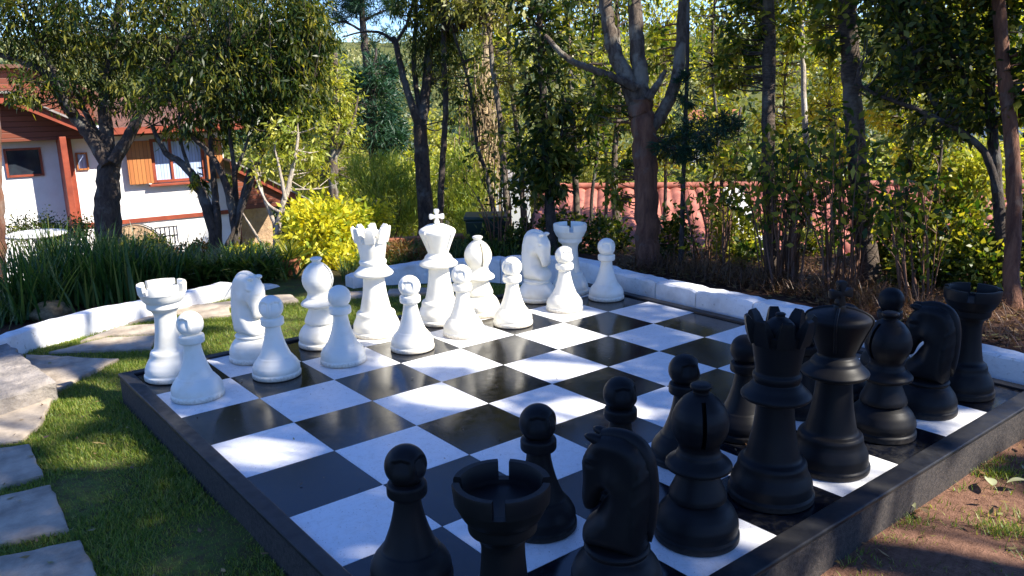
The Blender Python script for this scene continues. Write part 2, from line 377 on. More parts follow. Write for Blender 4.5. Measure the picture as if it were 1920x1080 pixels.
# ------------------------------------------------------------------ ground
def smooth01(a): a = np.clip(a, 0, 1); return a * a * (3 - 2 * a)
def hill(x, y):
    return 1.6 * np.sin(x * .045 + 1) * np.cos(y * .038) + .8 * np.sin(x * .11 + y * .07) + .35 * np.sin(x * .31) * np.sin(y * .27)
def gz(x, y):
    x = np.asarray(x, float); y = np.asarray(y, float)
    dx = x - CAM[0]; dy = y - CAM[1]; d = np.hypot(dx, dy); az = np.degrees(np.arctan2(dy, dx))
    lf = smooth01((az - 50) / 12); d0 = 8.7 - .5 * lf
    z = np.full_like(d, G)
    z = z - 1.95 * smooth01((d - d0) / (4.6 + 3.4 * lf)) - 4.2 * smooth01((d - 18) / 17.)
    up = np.clip((d - 48) / 190, 0, 1.25)
    z = z + 21 * up ** 1.1 + hill(x, y) * np.clip((d - 42) / 40, 0, 1)
    return z
def build_ground():
    rad = np.concatenate([np.arange(.0, 12, .16), np.arange(12, 40, .6), np.geomspace(40, 420, 46)]); rad[0] = .02
    A = np.radians(np.arange(-180, 180, 1.6)); nr, na = len(rad), len(A)
    rr, aa = np.meshgrid(rad, A, indexing='ij')
    x = CAM[0] + 2 + rr * np.cos(aa); y = CAM[1] + 3 + rr * np.sin(aa); z = gz(x, y)
    near = np.clip(1 - rr / 12, 0, 1)
    z = z + near * .012 * (np.sin(x * 5.1 + y * 2) + np.sin(y * 6.3 - x * 3.7))
    V = np.stack([x, y, z], -1).reshape(-1, 3)
    F = [(i * na + j, (i + 1) * na + j, (i + 1) * na + (j + 1) % na, i * na + (j + 1) % na) for i in range(nr - 1) for j in range(na)]
    me = bpy.data.meshes.new('ground'); me.from_pydata(V.tolist(), [], F); me.update()
    # zones: red = bare red soil, green = lawn, blue = leaf litter under the trees
    X, Y = V[:, 0], V[:, 1]
    soil = smooth01((X - .3 + (-Y - 3.4) * .3) / .5) * smooth01((-3.2 - Y) / .2)
    bed = np.maximum(smooth01((X - 3.45) / .15) * smooth01((2.2 - Y + X * .0) / .3), 0)
    arcx = smooth01((Y - (1.75 - .0 * X)) / .2) * smooth01((X - 1.9) / .3) * smooth01((9.5 - np.hypot(X + 1, Y + 4.7)) / .5)
    lb = smooth01((Y - (1.72 + .25 * np.clip(X, -.5, 1.5))) / .12) * smooth01((1.75 - X) / .2)
    litter = np.clip(bed + lb + .6 * arcx, 0, 1)
    cA = me.color_attributes.new('zone', 'FLOAT_COLOR', 'POINT')
    cA.data.foreach_set('color', np.stack([soil, 1 - soil, litter, np.ones_like(soil)], 1).astype(np.float32).reshape(-1))
    m, t, b, o = new_mat('ground cover')
    zn = N(t, 'ShaderNodeAttribute', attribute_name='zone'); sp = N(t, 'ShaderNodeSeparateColor'); t.links.new(zn.outputs['Color'], sp.inputs[0])
    n1 = noise(t, 2.2, 6, .65); n2 = noise(t, 30, 8, .7); n3 = noise(t, .3, 4, .6); n4 = noise(t, 140, 4, .6)
    grass = mixc(t, ramp(t, n1, [(.40, g3(0)), (.62, g3(1))]), (.065, .10, .018), (.12, .16, .03))
    grass = mixc(t, ramp(t, n2, [(.42, g3(0)), (.60, g3(.85))]), grass, (.085, .052, .028))
    soilc = mixc(t, ramp(t, n2, [(.35, g3(0)), (.7, g3(1))]), (.11, .055, .034), (.24, .13, .085))
    soilc = mixc(t, ramp(t, n4, [(.64, g3(0)), (.70, g3(1))]), soilc, (.10, .05, .03))
    lit = mixc(t, ramp(t, n2, [(.35, g3(0)), (.7, g3(1))]), (.035, .018, .012), (.11, .055, .035))
    fac = ramp(t, mixc(t, .35, sp.outputs[0], n1), [(.44, g3(0)), (.56, g3(1))])
    c = mixc(t, fac, grass, soilc); c = mixc(t, sp.outputs[2], c, lit)
    t.links.new(c, b.inputs['Base Color']); b.inputs['Roughness'].default_value = .95; b.inputs['Specular IOR Level'].default_value = .2
    bump(t, b, mixc(t, .5, n2, n4), .8, .02)
    g = link('ground', me, None, m, 180); tag(g, kind='structure')
build_ground()

# ------------------------------------------------------------------ board
B0, B1 = -.048, 8 * S + .062           # outer x limits
Y0, Y1 = .05, -(8 * S) - .062
def build_board():
    root = empty('chess_board', (1.68, -1.68, G), 'giant black and white checkered board with raised black rim on the lawn', 'chess board')
    off = np.array([1.68, -1.68, G])
    mb = MB(); mb.box(np.array([B0 + .006, Y1 + .006, G - .05]) - off, np.array([B1 - .006, Y0 - .006, -.006]) - off)
    mb.build('concrete_base', M['concrete_dark'], root, bevel=.004)
    mb = MB(); mb.box(np.array([.01, -8 * S + .01, -.02]) - off, np.array([8 * S, -.003, -.0035]) - off); mb.build('grout_bed', M['grout'], root)
    mb = MB(); e = .0012
    for i in range(8):
        for j in range(8):
            mb.box(np.array([i * S + e, -(j + 1) * S + e, -.02]) - off, np.array([(i + 1) * S - e, -j * S - e, 0]) - off, 1 if (i + j) % 2 == 0 else 0)
    o = mb.build('checkered_surface', [M['tile_w'], M['tile_b']], root)
    T = .012
    for a, b in (((B0, Y1, -.007), (.022, Y0, T)), ((8 * S - .006, Y1, -.007), (B1, Y0, T)), ((.0225, Y1, -.007), (8 * S - .0065, -8 * S + .028, T)), ((.0225, -.012, -.007), (8 * S - .0065, Y0, T))):
        mb = MB(); mb.box(np.array(a) - off, np.array(b) - off); mb.build('rim', M['border'], root, bevel=.005)
build_board()

# ------------------------------------------------------------------ chess pieces
BASE_TALL = [(0, 0), (.150, 0), (.157, .006), (.158, .026), (.150, .034), (.150, .045), (.148, .07), (.140, .09), (.130, .11), (.126, .125), (.125, .14), (.119, .151), (.104, .158), (.098, .168)]
P_PAWN = [(0, 0), (.128, 0), (.133, .006), (.133, .024), (.127, .031), (.129, .045), (.127, .062), (.115, .085), (.100, .103), (.094, .112), (.088, .116), (.077, .14), (.062, .18), (.051, .22), (.044, .255), (.041, .284),
          (.046, .289), (.058, .291), (.063, .298), (.063, .326), (.059, .334), (.044, .338), (.03, .34), (0, .34)]
P_ROOK = [(0, 0), (.139, 0), (.145, .006), (.145, .028), (.137, .035), (.138, .05), (.134, .07), (.120, .10), (.108, .118), (.103, .132), (.101, .148), (.095, .160), (.082, .167), (.076, .18), (.069, .22), (.062, .27), (.058, .32), (.057, .355),
          (.062, .374), (.070, .386), (.082, .396), (.090, .403), (.0905, .434), (.100, .439), (.110, .456), (.118, .474), (.124, .487)]
P_QUEEN = BASE_TALL + [(.088, .215), (.077, .27), (.070, .33), (.068, .376), (.074, .384), (.112, .388), (.124, .396), (.126, .406), (.118, .416), (.102, .430), (.090, .446), (.080, .455), (.084, .463), (.087, .473), (.086, .484), (.078, .492), (.078, .500), (.083, .53), (.090, .575), (.099, .632)]
P_KING = BASE_TALL + [(.088, .215), (.078, .27), (.071, .33), (.068, .376), (.074, .384), (.114, .388), (.127, .396), (.129, .406), (.120, .416), (.106, .428), (.094, .440), (.090, .452), (.082, .462), (.072, .470), (.069, .480), (.074, .492), (.086, .525), (.102, .565), (.116, .597), (.122, .612), (.122, .624), (.113, .637), (.090, .650), (.055, .660), (.024, .665), (0, .666)]
P_BISHOP = [(0, 0), (.138, 0), (.145, .006), (.145, .028), (.137, .035), (.141, .055), (.139, .075), (.126, .105), (.107, .128), (.090, .140), (.084, .145), (.094, .147), (.098, .152), (.096, .168), (.083, .198), (.070, .228), (.065, .244),
            (.072, .25), (.098, .254), (.111, .261), (.112, .271), (.104, .282), (.088, .293), (.077, .302), (.074, .312), (.070, .318), (.067, .328), (.069, .343), (.083, .366), (.093, .393), (.096, .418), (.092, .445), (.080, .474), (.060, .500), (.040, .516), (.03, .521), (0, .521)]
FIN_B = [(0, .512), (.027, .512), (.026, .528), (.030, .534), (.036, .540), (.036, .549), (.026, .555), (0, .557)]
P_KNIGHT = [(0, 0), (.139, 0), (.145, .006), (.145, .026), (.138, .033), (.141, .05), (.138, .07), (.126, .097), (.108, .122), (.094, .134), (.094, .139), (.100, .144), (.101, .152), (.094, .160), (.07, .165), (0, .166)]
def lathe_mesh(name, prof, it=2, k=72):
    mb = MB(); P = chaikin(prof, it) if it else prof; mb.lathe(P, k); return mb
def fin(mb, a, prof, half):
    """radial slab with profile in (r, z) turned to angle a"""
    ca, sa = math.cos(a), math.sin(a); n = len(prof); V = []
    for s_, hw in ((-1, half), (1, half)):
        for r, z in prof:
            h = hw * (1 - .5 * max(0, (z - .64) / .066) ** 1.5); V.append([r * ca - s_ * h * sa, r * sa + s_ * h * ca, z])
    mb.add(V, [tuple(range(n - 1, -1, -1)), tuple(range(n, 2 * n))] + [(i, (i + 1) % n, n + (i + 1) % n, n + i) for i in range(n)])
def finish(mb, name, smooth=38, bevel=0.):
    me = mb.mesh(name); bm = bmesh.new(); bm.from_mesh(me); bmesh.ops.recalc_face_normals(bm, faces=bm.faces)
    if bevel: bmesh.ops.bevel(bm, geom=[e for e in bm.edges if len(e.link_faces) == 2 and e.calc_face_angle(0) > .55], offset=bevel, segments=2, affect='EDGES', profile=.6)
    bm.to_mesh(me); bm.free(); me.shade_smooth(); me.set_sharp_from_angle(angle=R_(smooth)); return me
def boolean_cut(me, cutter):
    a = bpy.data.objects.new('tmp_a', me); b = bpy.data.objects.new('tmp_b', cutter); COL.objects.link(a); COL.objects.link(b)
    md = a.modifiers.new('b', 'BOOLEAN'); md.operation = 'DIFFERENCE'; md.object = b; md.solver = 'EXACT'
    dg = bpy.context.evaluated_depsgraph_get(); out = bpy.data.meshes.new_from_object(a.evaluated_get(dg))
    bpy.data.objects.remove(a); bpy.data.objects.remove(b); out.shade_smooth(); out.set_sharp_from_angle(angle=R_(38)); return out
def pawn_head():
    n1, n2 = 56, 96; mb = MB(); V = []; r = .066
    for i in range(n1 + 1):
        th = math.pi * i / n1; lat = 90 - math.degrees(th)
        for j in range(n2):
            lo = 360 * j / n2; lo = lo - 360 if lo > 180 else lo
            d = 0
            for sg in (-1, 1):
                x = sg * lo
                fx = smooth01((x - 6) / 4) * smooth01((70 - x) / 8); top = 40 - 9 * abs((x - 36) / 30)
                fy = smooth01((top - lat) / 7) * smooth01((lat + 28) / 45); d += .012 * float(fx * fy)
            rr = r - d; V.append([rr * math.sin(th) * math.cos(math.radians(lo)), rr * math.sin(th) * math.sin(math.radians(lo)), .390 + rr * math.cos(th)])
    F = [(i * n2 + j, (i + 1) * n2 + j, (i + 1) * n2 + (j + 1) % n2, i * n2 + (j + 1) % n2) for i in range(n1) for j in range(n2)]
    mb.add(V, F); me = mb.mesh('pawn_head'); bm = bmesh.new(); bm.from_mesh(me)
    bmesh.ops.remove_doubles(bm, verts=bm.verts, dist=1e-5); bmesh.ops.recalc_face_normals(bm, faces=bm.faces); bm.to_mesh(me); bm.free()
    me.shade_smooth(); return me
def knight_head():
    """side outline in (forward, up), inflated to a rounded body with modelled relief"""
    out = [(-.088, .150), (-.100, .19), (-.110, .24), (-.116, .30), (-.117, .36), (-.112, .42), (-.098, .465), (-.070, .500), (-.030, .517), (.010, .519), (.045, .511), (.066, .498), (.080, .478), (.094, .455),
           (.106, .432), (.110, .412), (.108, .392), (.106, .365), (.108, .335), (.110, .305), (.108, .282), (.098, .266), (.083, .259), (.068, .262), (.060, .276), (.054, .297), (.044, .318), (.030, .334), (.028, .341), (.022, .335),
           (.026, .320), (.040, .300), (.052, .276), (.068, .252), (.088, .234), (.102, .210), (.104, .180), (.094, .150)]
    P = chaikin(out + [out[0]], 2)[:-1]; n = len(P)
    pts = [tuple(p) for p in P]; st = .0062
    A = np.array(P); B = np.roll(A, -1, 0)
    def dist(q):
        ab = B - A; t = np.clip(((q - A) * ab).sum(1) / ((ab ** 2).sum(1) + 1e-12), 0, 1); return float(np.linalg.norm(A + ab * t[:, None] - q, axis=1).min())
    def inside(q):
        c = False
        for (x1, y1), (x2, y2) in zip(A, B):
            if (y1 > q[1]) != (y2 > q[1]) and q[0] < (x2 - x1) * (q[1] - y1) / (y2 - y1) + x1: c = not c
        return c
    inner = []
    for i, x in enumerate(np.arange(-.13, .13, st)):
        for z in np.arange(.15, .53, st):
            q = np.array([x + .0011 * math.sin(z * 900), z + (st / 2 if i % 2 else 0)])
            if inside(q):
                d = dist(q)
                if d > .0032: inner.append((tuple(q), d))
    allp = pts + [q for q, d in inner]
    r = geometry.delaunay_2d_cdt([Vector(p) for p in allp], [], [list(range(n))], 1, 1e-6)
    vs, fs = r[0], r[2]
    def half(x, z, d):
        neck = .088 - .028 * float(smooth01((z - .17) / .30)); head = float(smooth01((x + .01) / .05) * smooth01((z - .24) / .05))
        muz = .054 - .010 * float(smooth01((.36 - z) / .1)); R = neck * (1 - head) + muz * head
        R = min(R, .088); w_ = max(.024, R * .72)
        t = R * math.sqrt(max(0, 1 - (1 - min(d / w_, 1)) ** 2.2))
        def blob(cx, cz, rx, rz): return math.exp(-((x - cx) / rx) ** 2 - ((z - cz) / rz) ** 2)
        t += .010 * blob(.005, .385, .032, .036)            # cheek
        t += .007 * blob(.070, .440, .022, .010) - .008 * blob(.072, .421, .013, .007) + .004 * blob(.072, .421, .006, .004)   # brow and eye
        t += .006 * blob(.092, .288, .014, .016) - .006 * blob(.098, .290, .005, .006)     # nostril
        t -= .006 * math.exp(-((z - .276 - (x - .07) * .2) / .0028) ** 2) * (1 if x > .066 else 0)   # mouth
        s_ = x + .055 - .25 * math.sin((z - .15) * 8)
        t -= .0045 * math.exp(-((x + .078 - .012 * math.sin((z - .16) * 14)) / .004) ** 2) * float(smooth01((z - .17) / .04)) # groove beside the mane
        for c in (.22, .28, .34, .40): t += .0022 * math.exp(-((z - c + (x + .09) * .9) / .007) ** 2) * (1 if x < -.07 else 0)
        return max(t, 0)
    V = []; idx = {}
    def vid(i, sgn):
        x, z = vs[i]; d = dist(np.array([x, z])); d = 0 if d < 1e-4 else d
        k = (i, 0 if d == 0 else sgn)
        if k not in idx: idx[k] = len(V); V.append([x, sgn * half(x, z, d) if d else 0, z])
        return idx[k]
    F = []
    for f in fs:
        F.append([vid(i, 1) for i in f]); F.append([vid(i, -1) for i in reversed(f)])
    mb = MB(); mb.add(V, F); return finish(mb, 'horse_head', 70)
def knight_mane():
    c = [(-.105, .19), (-.116, .24), (-.121, .30), (-.122, .36), (-.117, .42), (-.103, .470), (-.073, .506), (-.030, .5235), (.014, .5245), (.050, .514)]
    Q = spline(np.array([[a, 0, b] for a, b in c]), 7); n = len(Q); T = unit(np.gradient(Q, axis=0)); V = []; k = 9
    for i in range(n):
        nr = np.array([-T[i][2], 0, T[i][0]]); t = i / (n - 1); hw = .030 * float(smooth01(t / .12)) * (1 - .45 * t) + .004
        for j in range(k):
            a = -math.pi / 2 + math.pi * j / (k - 1); V.append(Q[i] + nr * (.006 * math.cos(a) - .014 * (1 - math.cos(a)) - .001) + np.array([0, hw * math.sin(a), 0]))
    F = [(i * k + j, (i + 1) * k + j, (i + 1) * k + j + 1, i * k + j + 1) for i in range(n - 1) for j in range(k - 1)]
    F += [(i * k + k - 1, (i + 1) * k + k - 1, (i + 1) * k, i * k) for i in range(n - 1)] + [tuple(range(k)), tuple((n - 1) * k + j for j in range(k))]
    mb = MB(); mb.add(V, F); return finish(mb, 'mane', 50)
def ear_mesh(sg):
    mb = MB(); P = spline([[.040, sg * .022, .482], [.062, sg * .028, .496], [.094, sg * .032, .503]], 5); mb.tube(P, [.018, .019, .019, .018, .017, .0165, .0155, .014, .012, .009, .003][:len(P)], 10); return finish(mb, 'ear', 60)
def rook_crown():
    mb = MB(); k = 14
    for q in range(4):
        a0 = q * math.pi / 2 + .135; a1 = (q + 1) * math.pi / 2 - .135; V = []
        prof = [(.124, .484), (.1275, .528), (.125, .536), (.108, .536), (.105, .531), (.100, .484)]
        for i in range(k + 1):
            a = a0 + (a1 - a0) * i / k
            V += [[r * math.cos(a), r * math.sin(a), z] for r, z in prof]
        n = 6; F = [(i * n + j, (i + 1) * n + j, (i + 1) * n + (j + 1) % n, i * n + (j + 1) % n) for i in range(k) for j in range(n)] + [tuple(range(n)), tuple(k * n + j for j in range(n))[::-1]]
        mb.add(V, F)
    return finish(mb, 'battlement', 40)
def cross_mesh():
    mb = MB(); poly = []
    def arm(a):
        c, s_ = math.cos(a), math.sin(a)
        for x, y in ((.011, -.0095), (.036, -.019), (.049, -.016), (.050, .0), (.049, .016), (.036, .019), (.011, .0095)):
            poly.append((x * c - y * s_, x * s_ + y * c))
    for q in range(4): arm(q * math.pi / 2)
    Mx = np.array([[1, 0, 0, 0], [0, 0, 1, 0], [0, 1, 0, .720], [0, 0, 0, 1.]]); mb.prism(poly, -.013, .013, 0, Mx)
    me = finish(mb, 'cross', 40, .004); return me
def mesh_kind(kind):
    out = []
    if kind == 'pawn':
        out = [('body', finish(lathe_mesh('pawn_body', P_PAWN), 'pawn_body', 50)), ('head', pawn_head())]
    elif kind == 'rook':
        inner = [(.124, .487), (.100, .487), (.098, .478), (.09, .476), (0, .476)]
        mb = MB(); P = np.concatenate([chaikin(P_ROOK, 2), inner[1:]]); mb.lathe(P, 72)
        out = [('body', finish(mb, 'rook_body', 50)), ('battlement', rook_crown())]
    elif kind == 'queen':
        mb = MB(); P = np.concatenate([chaikin(P_QUEEN, 2), [(.101, .637), (.082, .639), (.079, .631), (.05, .631), (0, .631)]]); mb.lathe(P, 72)
        cr = MB()
        for q in range(8):
            fin(cr, q * math.pi / 4, [(.092, .606), (.104, .604), (.115, .64), (.124, .690), (.123, .700), (.114, .706), (.100, .690), (.078, .645), (.076, .606)], .030)
        cr.lathe(chaikin([(0, .60), (.055, .61), (.060, .64), (.050, .672), (.030, .690), (.017, .695), (.016, .702), (.019, .708), (.012, .713), (0, .714)], 2), 40)
        out = [('body', finish(mb, 'queen_body', 50)), ('coronet', finish(cr, 'coronet', 35, .0))]
    elif kind == 'king':
        mb = MB(); P = chaikin(P_KING, 2); mb.lathe(P, 72)
        rb = MB(); Q = P[(P[:, 1] > .500) & (P[:, 1] < .6655)]
        for q in range(4):
            a = q * math.pi / 2 + math.pi / 4; rb.tube([[(r + .001) * math.cos(a), (r + .001) * math.sin(a), z] for r, z in Q[:-1]], .006, 8)
        out = [('body', finish(mb, 'king_body', 50)), ('crown_rib', finish(rb, 'crown_rib', 60)), ('cross', cross_mesh())]
    elif kind == 'bishop':
        me = finish(lathe_mesh('bishop_body', P_BISHOP), 'bishop_body', 50)
        c = MB(); Mx = Matrix.Translation((0, 0, 0)) @ Matrix.Rotation(R_(0), 4, 'Y'); c.box((.030, -.007, .352), (.2, .007, .506), 0, Mx)
        f = MB(); f.lathe(chaikin(FIN_B, 1), 48)
        out = [('body', boolean_cut(me, finish(c, 'cut', 30))), ('finial', finish(f, 'finial', 50))]
    elif kind == 'knight':
        out = [('base', finish(lathe_mesh('knight_base', P_KNIGHT), 'knight_base', 50)), ('horse_head', knight_head()), ('mane', knight_mane()), ('ear', ear_mesh(1)), ('ear', ear_mesh(-1))]
    return out
CACHE = {}
def piece(kind, colour, x, y, rot, label, lean=0, scale=1.):
    if (kind, 'w') not in CACHE:
        ks = mesh_kind(kind); CACHE[kind, 'w'] = ks; CACHE[kind, 'b'] = [(n, me.copy()) for n, me in ks]
        for c in 'wb':
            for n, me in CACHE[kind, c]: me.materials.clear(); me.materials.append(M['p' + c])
    word = {'w': 'white', 'b': 'black'}[colour]
    r = empty('chess_' + kind, (x, y, .0004), label, 'chess piece', word + ' chess pieces on the board', R_(rot))
    for n, me in CACHE[kind, colour]:
        o = bpy.data.objects.new(n, me); COL.objects.link(o); o.parent = r
    return r
# white side: positions in squares (file, rank) read off the photo
piece('rook', 'w', .433 * S, -.433 * S, 33, 'white rook at the left corner of the board, behind the leftmost white pawn')
piece('knight', 'w', 1.564 * S, -.42 * S, -74, 'white horse-head knight between the left white rook and a white bishop')
piece('bishop', 'w', 2.581 * S, -.46 * S, -52, 'white bishop just left of the white queen')
piece('queen', 'w', 3.476 * S, -.502 * S, 10, 'white queen with a toothed open coronet')
piece('king', 'w', 4.588 * S, -.61 * S, -38 + 8, 'white king, tallest white piece with a cross on top')
piece('bishop', 'w', 5.33 * S, -.66 * S, -106, 'white bishop just right of the white king, lit by the sun')
piece('knight', 'w', 6.667 * S, -.571 * S, -78, 'white horse-head knight beside the far white rook')
piece('rook', 'w', 7.44 * S, -.593 * S, 32 + 20, 'white rook at the far corner beside the white curb')
for (i, j, rot, lb) in ((.45, 1.414, -112, 'white pawn nearest the left corner, in front of the white rook'), (1.51, 1.321, -125, 'white pawn in front of the left white knight'),
                        (2.44, 1.407, 95, 'white pawn between the left white bishop and the white queen'), (3.474, 1.538, -95, 'white pawn in front of the white king, on a dark square'),
                        (4.448, 1.443, -100, 'white pawn in full sun in front of a white bishop'), (5.355, 1.519, -120, 'white pawn glaring in the sun, left of the far white knight'),
                        (6.571, 1.398, -80, 'white pawn in front of the far white rook'), (7.607, 1.348, -100, 'rightmost white pawn, alone beside the white curb')):
    piece('pawn', 'w', i * S, -j * S, rot, lb)
def hb(u, v, z): p = at(u, v, z); return p[0], p[1]
piece('rook', 'b', *hb(940, 900, .536), 45 + 4, 'black rook nearest the camera with its hollow battlement seen from above')
piece('knight', 'b', *hb(1157, 1021, .152), 112, 'nearest black knight, turned away with its mane towards the camera')
piece('bishop', 'b', 2.502 * S, -7.486 * S, -132, 'nearest black bishop with a slot in its mitre, on a white square')
piece('queen', 'b', 3.555 * S, -7.471 * S, 0, 'black queen with a toothed coronet, between black bishop and black king')
piece('king', 'b', 4.474 * S, -7.488 * S, -20, 'black king with a cross, sunlit on its right side')
piece('bishop', 'b', 5.593 * S, -7.421 * S, 160, 'farther black bishop standing right of the black king')
piece('knight', 'b', 6.552 * S, -7.417 * S, 100, 'farther black knight with a bowed head, beside the far black rook')
piece('rook', 'b', 7.426 * S, -7.455 * S, -70, 'black rook at the right corner beside the white curb')
for (u, v, z, rot, lb) in ((760.6, 871.7, .391, -100, 'nearest black pawn at the bottom of the picture'), (1009, 791.5, .391, -95, 'black pawn standing behind the nearest black rook'),
                      (1163.7, 737.4, .391, -90, 'black pawn whose head shows above the nearest black knight'), (1284, 693, .391, -85, 'black pawn just left of and behind the nearest black bishop'),
                      (1398, 655, .391, 60, 'black pawn left of the black queen'), (1671, 562, .391, 60, 'farthest black pawn, its head above the farther black bishop')):
    piece('pawn', 'b', *hb(u, v, z), rot, lb)
piece('pawn', 'b', 5.5 * S, -6.55 * S, 30, 'black pawn mostly hidden behind the black queen')
piece('pawn', 'b', 6.42 * S, -6.5 * S, 30, 'black pawn mostly hidden between the black king and farther black bishop')
# ------------------------------------------------------------------ curbs
def curb(name, label, segs, parts, h, wd, zt, mossy=True):
    """a low masonry wall along a path; segs: base points (inner side), zt: top heights; split in blocks named block"""
    P = spline(np.array([[a, b, 0] for a, b in segs]), 8)[:, :2]; Z = np.interp(np.linspace(0, 1, len(P)), np.linspace(0, 1, len(zt)), zt)
    d = np.r_[0, np.cumsum(np.linalg.norm(np.diff(P, axis=0), axis=1))]
    root = empty(name, (P[0][0], P[0][1], G), label, 'low wall'); off = np.array([P[0][0], P[0][1], G])
    cuts = np.concatenate([[0], parts, [d[-1]]]); rng = np.random.default_rng(5)
    for a, b in zip(cuts[:-1], cuts[1:]):
        n = max(4, int((b - a) / .05)); t = np.linspace(a + .004, b - .004, n)
        X = np.interp(t, d, P[:, 0]); Y = np.interp(t, d, P[:, 1]); Zt = np.interp(t, d, Z) + rng.normal() * .004
        T = unit(np.stack([np.gradient(X), np.gradient(Y)], 1)); Nn = np.stack([-T[:, 1], T[:, 0]], 1)
        V = []
        cs = [(0, 0), (-.002, .4), (0, .88), (.004, .965), (.014, 1.0), (wd * .5, 1.002), (wd - .014, 1.), (wd - .004, .965), (wd, .85), (wd, 0)]
        k = len(cs)
        for i in range(n):
            base = G - .06
            for q, (o_, hh) in enumerate(cs):
                jit = rng.normal() * .0025
                e = .010 * (i in (0, n - 1))
                V.append([X[i] + Nn[i, 0] * (o_ * h + (jit + (e if q < 5 else -e))), Y[i] + Nn[i, 1] * (o_ * h + jit), base + (Zt[i] - base) * hh - e * (hh > .5) + rng.normal() * .002])
        F = [(i * k + j, (i + 1) * k + j, (i + 1) * k + j + 1, i * k + j + 1) for i in range(n - 1) for j in range(k - 1)] + [tuple(range(k)), tuple((n - 1) * k + j for j in range(k))]
        mb = MB(); mb.add(np.array(V) - off, F); mb.build('block', M['whitewall'], root, 32)
    return root
CR = [(3.475, -4.6), (3.475, -3.2), (3.478, -2.0), (3.478, -1.0), (3.50, -.35), (3.58, .10), (3.60, .45), (3.42, .85), (3.10, 1.26), (2.85, 1.48), (2.50, 1.60), (2.24, 1.62)]
curb('white_curb', 'long whitewashed masonry curb bending behind the white pieces and along the right of the board', CR, [1.0, 1.75, 2.35, 2.95, 3.42, 3.80, 4.35, 5.0, 5.6], -1, .155, [.12, .12, .125, .12, .12, .12, .10, .07, .03, .01, -.02, -.04])
CL = [(-.75, .95), (-.42, 1.38), (-.215, 1.555), (.02, 1.665), (.26, 1.755), (.66, 1.85), (1.0, 1.95), (1.30, 2.06), (1.52, 2.12), (1.80, 2.16)]
curb('white_curb', 'whitewashed low wall curving along the left flower bed', CL, [], 1, .11, [0, 0, 0, 0, .0, -.012, -.015, -.015, -.08, -.13])

# ------------------------------------------------------------------ slabs
def slab(px, label, th=.03, ztop=None, name='stepping_stone', mat='slab', cat='stepping stone', rough=.005, seed=0, bev=.006):
    rng = np.random.default_rng(seed + 100); zt = G + th if ztop is None else ztop
    C = np.array([at(u, v, zt)[:2] for u, v in px]); P = []
    for a, b in zip(C, np.roll(C, -1, 0)):
        n = max(2, int(np.linalg.norm(b - a) / .05))
        for t in np.linspace(0, 1, n, endpoint=False): P.append(a + (b - a) * t + rng.normal(size=2) * rough * .5)
    P = np.array(P); c = P.mean(0); mb = MB(); n = len(P)
    ring = [(1., G - .08), (1., zt - bev), (.985, zt - bev * .3), (.96, zt)]
    V = []
    for s_, z in ring: V.append(np.c_[c + (P - c) * s_, np.full(n, z) + rng.normal(size=n) * .0015])
    for s_ in (.75, .5, .25): V.append(np.c_[c + (P - c) * s_, zt + rng.normal(size=n) * rough * .18])
    V.append([[c[0], c[1], zt]]); V = np.concatenate(V) - np.array([c[0], c[1], G]); k = 7
    F = [(i * n + j, i * n + (j + 1) % n, (i + 1) * n + (j + 1) % n, (i + 1) * n + j) for i in range(k - 1) for j in range(n)] + [((k - 1) * n + j, (k - 1) * n + (j + 1) % n, k * n) for j in range(n)]
    mb.add(V, F); o = mb.build(name, M[mat], None, 40); o.location = (c[0], c[1], G); return tag(o, label, cat, 'stone slabs of the garden path' if cat == 'stepping stone' else None)
slab([(-160, 1075), (150, 1010), (235, 1180), (-150, 1250)], 'nearest grey stepping stone at the bottom left', seed=1)
slab([(-170, 965), (95, 908), (128, 988), (-170, 1050)], 'second nearest grey stepping stone of the path', seed=2)
slab([(-130, 855), (55, 832), (80, 888), (-130, 945)], 'third nearest grey stepping stone, small with a worn right corner', seed=3)
slab([(-120, 742), (100, 735), (78, 792), (40, 822), (-120, 850)], 'sun-streaked stepping stone just below the raised stone block', seed=4)
slab([(48, 664), (222, 672), (150, 706), (112, 728), (40, 735)], 'pointed slab between the raised block and the lawn', seed=5)
slab([(90, 660), (200, 632), (296, 628), (282, 652), (190, 656)], 'slab left of the white rook with a grassy joint', seed=6)
slab([(150, 638), (225, 611), (300, 606), (298, 624), (205, 628)], 'narrow sunlit slab beside the low white wall', seed=7)
slab([(345, 596), (432, 590), (430, 572), (340, 580)], 'slab seen just right of the white rook crown', seed=8)
slab([(240, 605), (330, 588), (440, 572), (440, 563), (330, 575)], 'long dark slab hugging the left white wall', seed=9)
slab([(455, 572), (560, 562), (545, 551), (450, 556)], 'far slab of the path behind the white knight', seed=10)
slab([(600, 560), (700, 553), (690, 545), (610, 548)], 'distant slab edge behind the white bishop', seed=11)
slab([(720, 552), (900, 545), (880, 537), (730, 541)], 'distant slab edge behind the white queen', seed=12)
slab([(-110, 600), (0, 632), (52, 672), (104, 712), (-30, 756), (-140, 760)], 'raised rough stone block at the left edge of the picture', ztop=-.035, name='stone_block', mat='slab2', cat='stone step', rough=.014, seed=20, bev=.014)

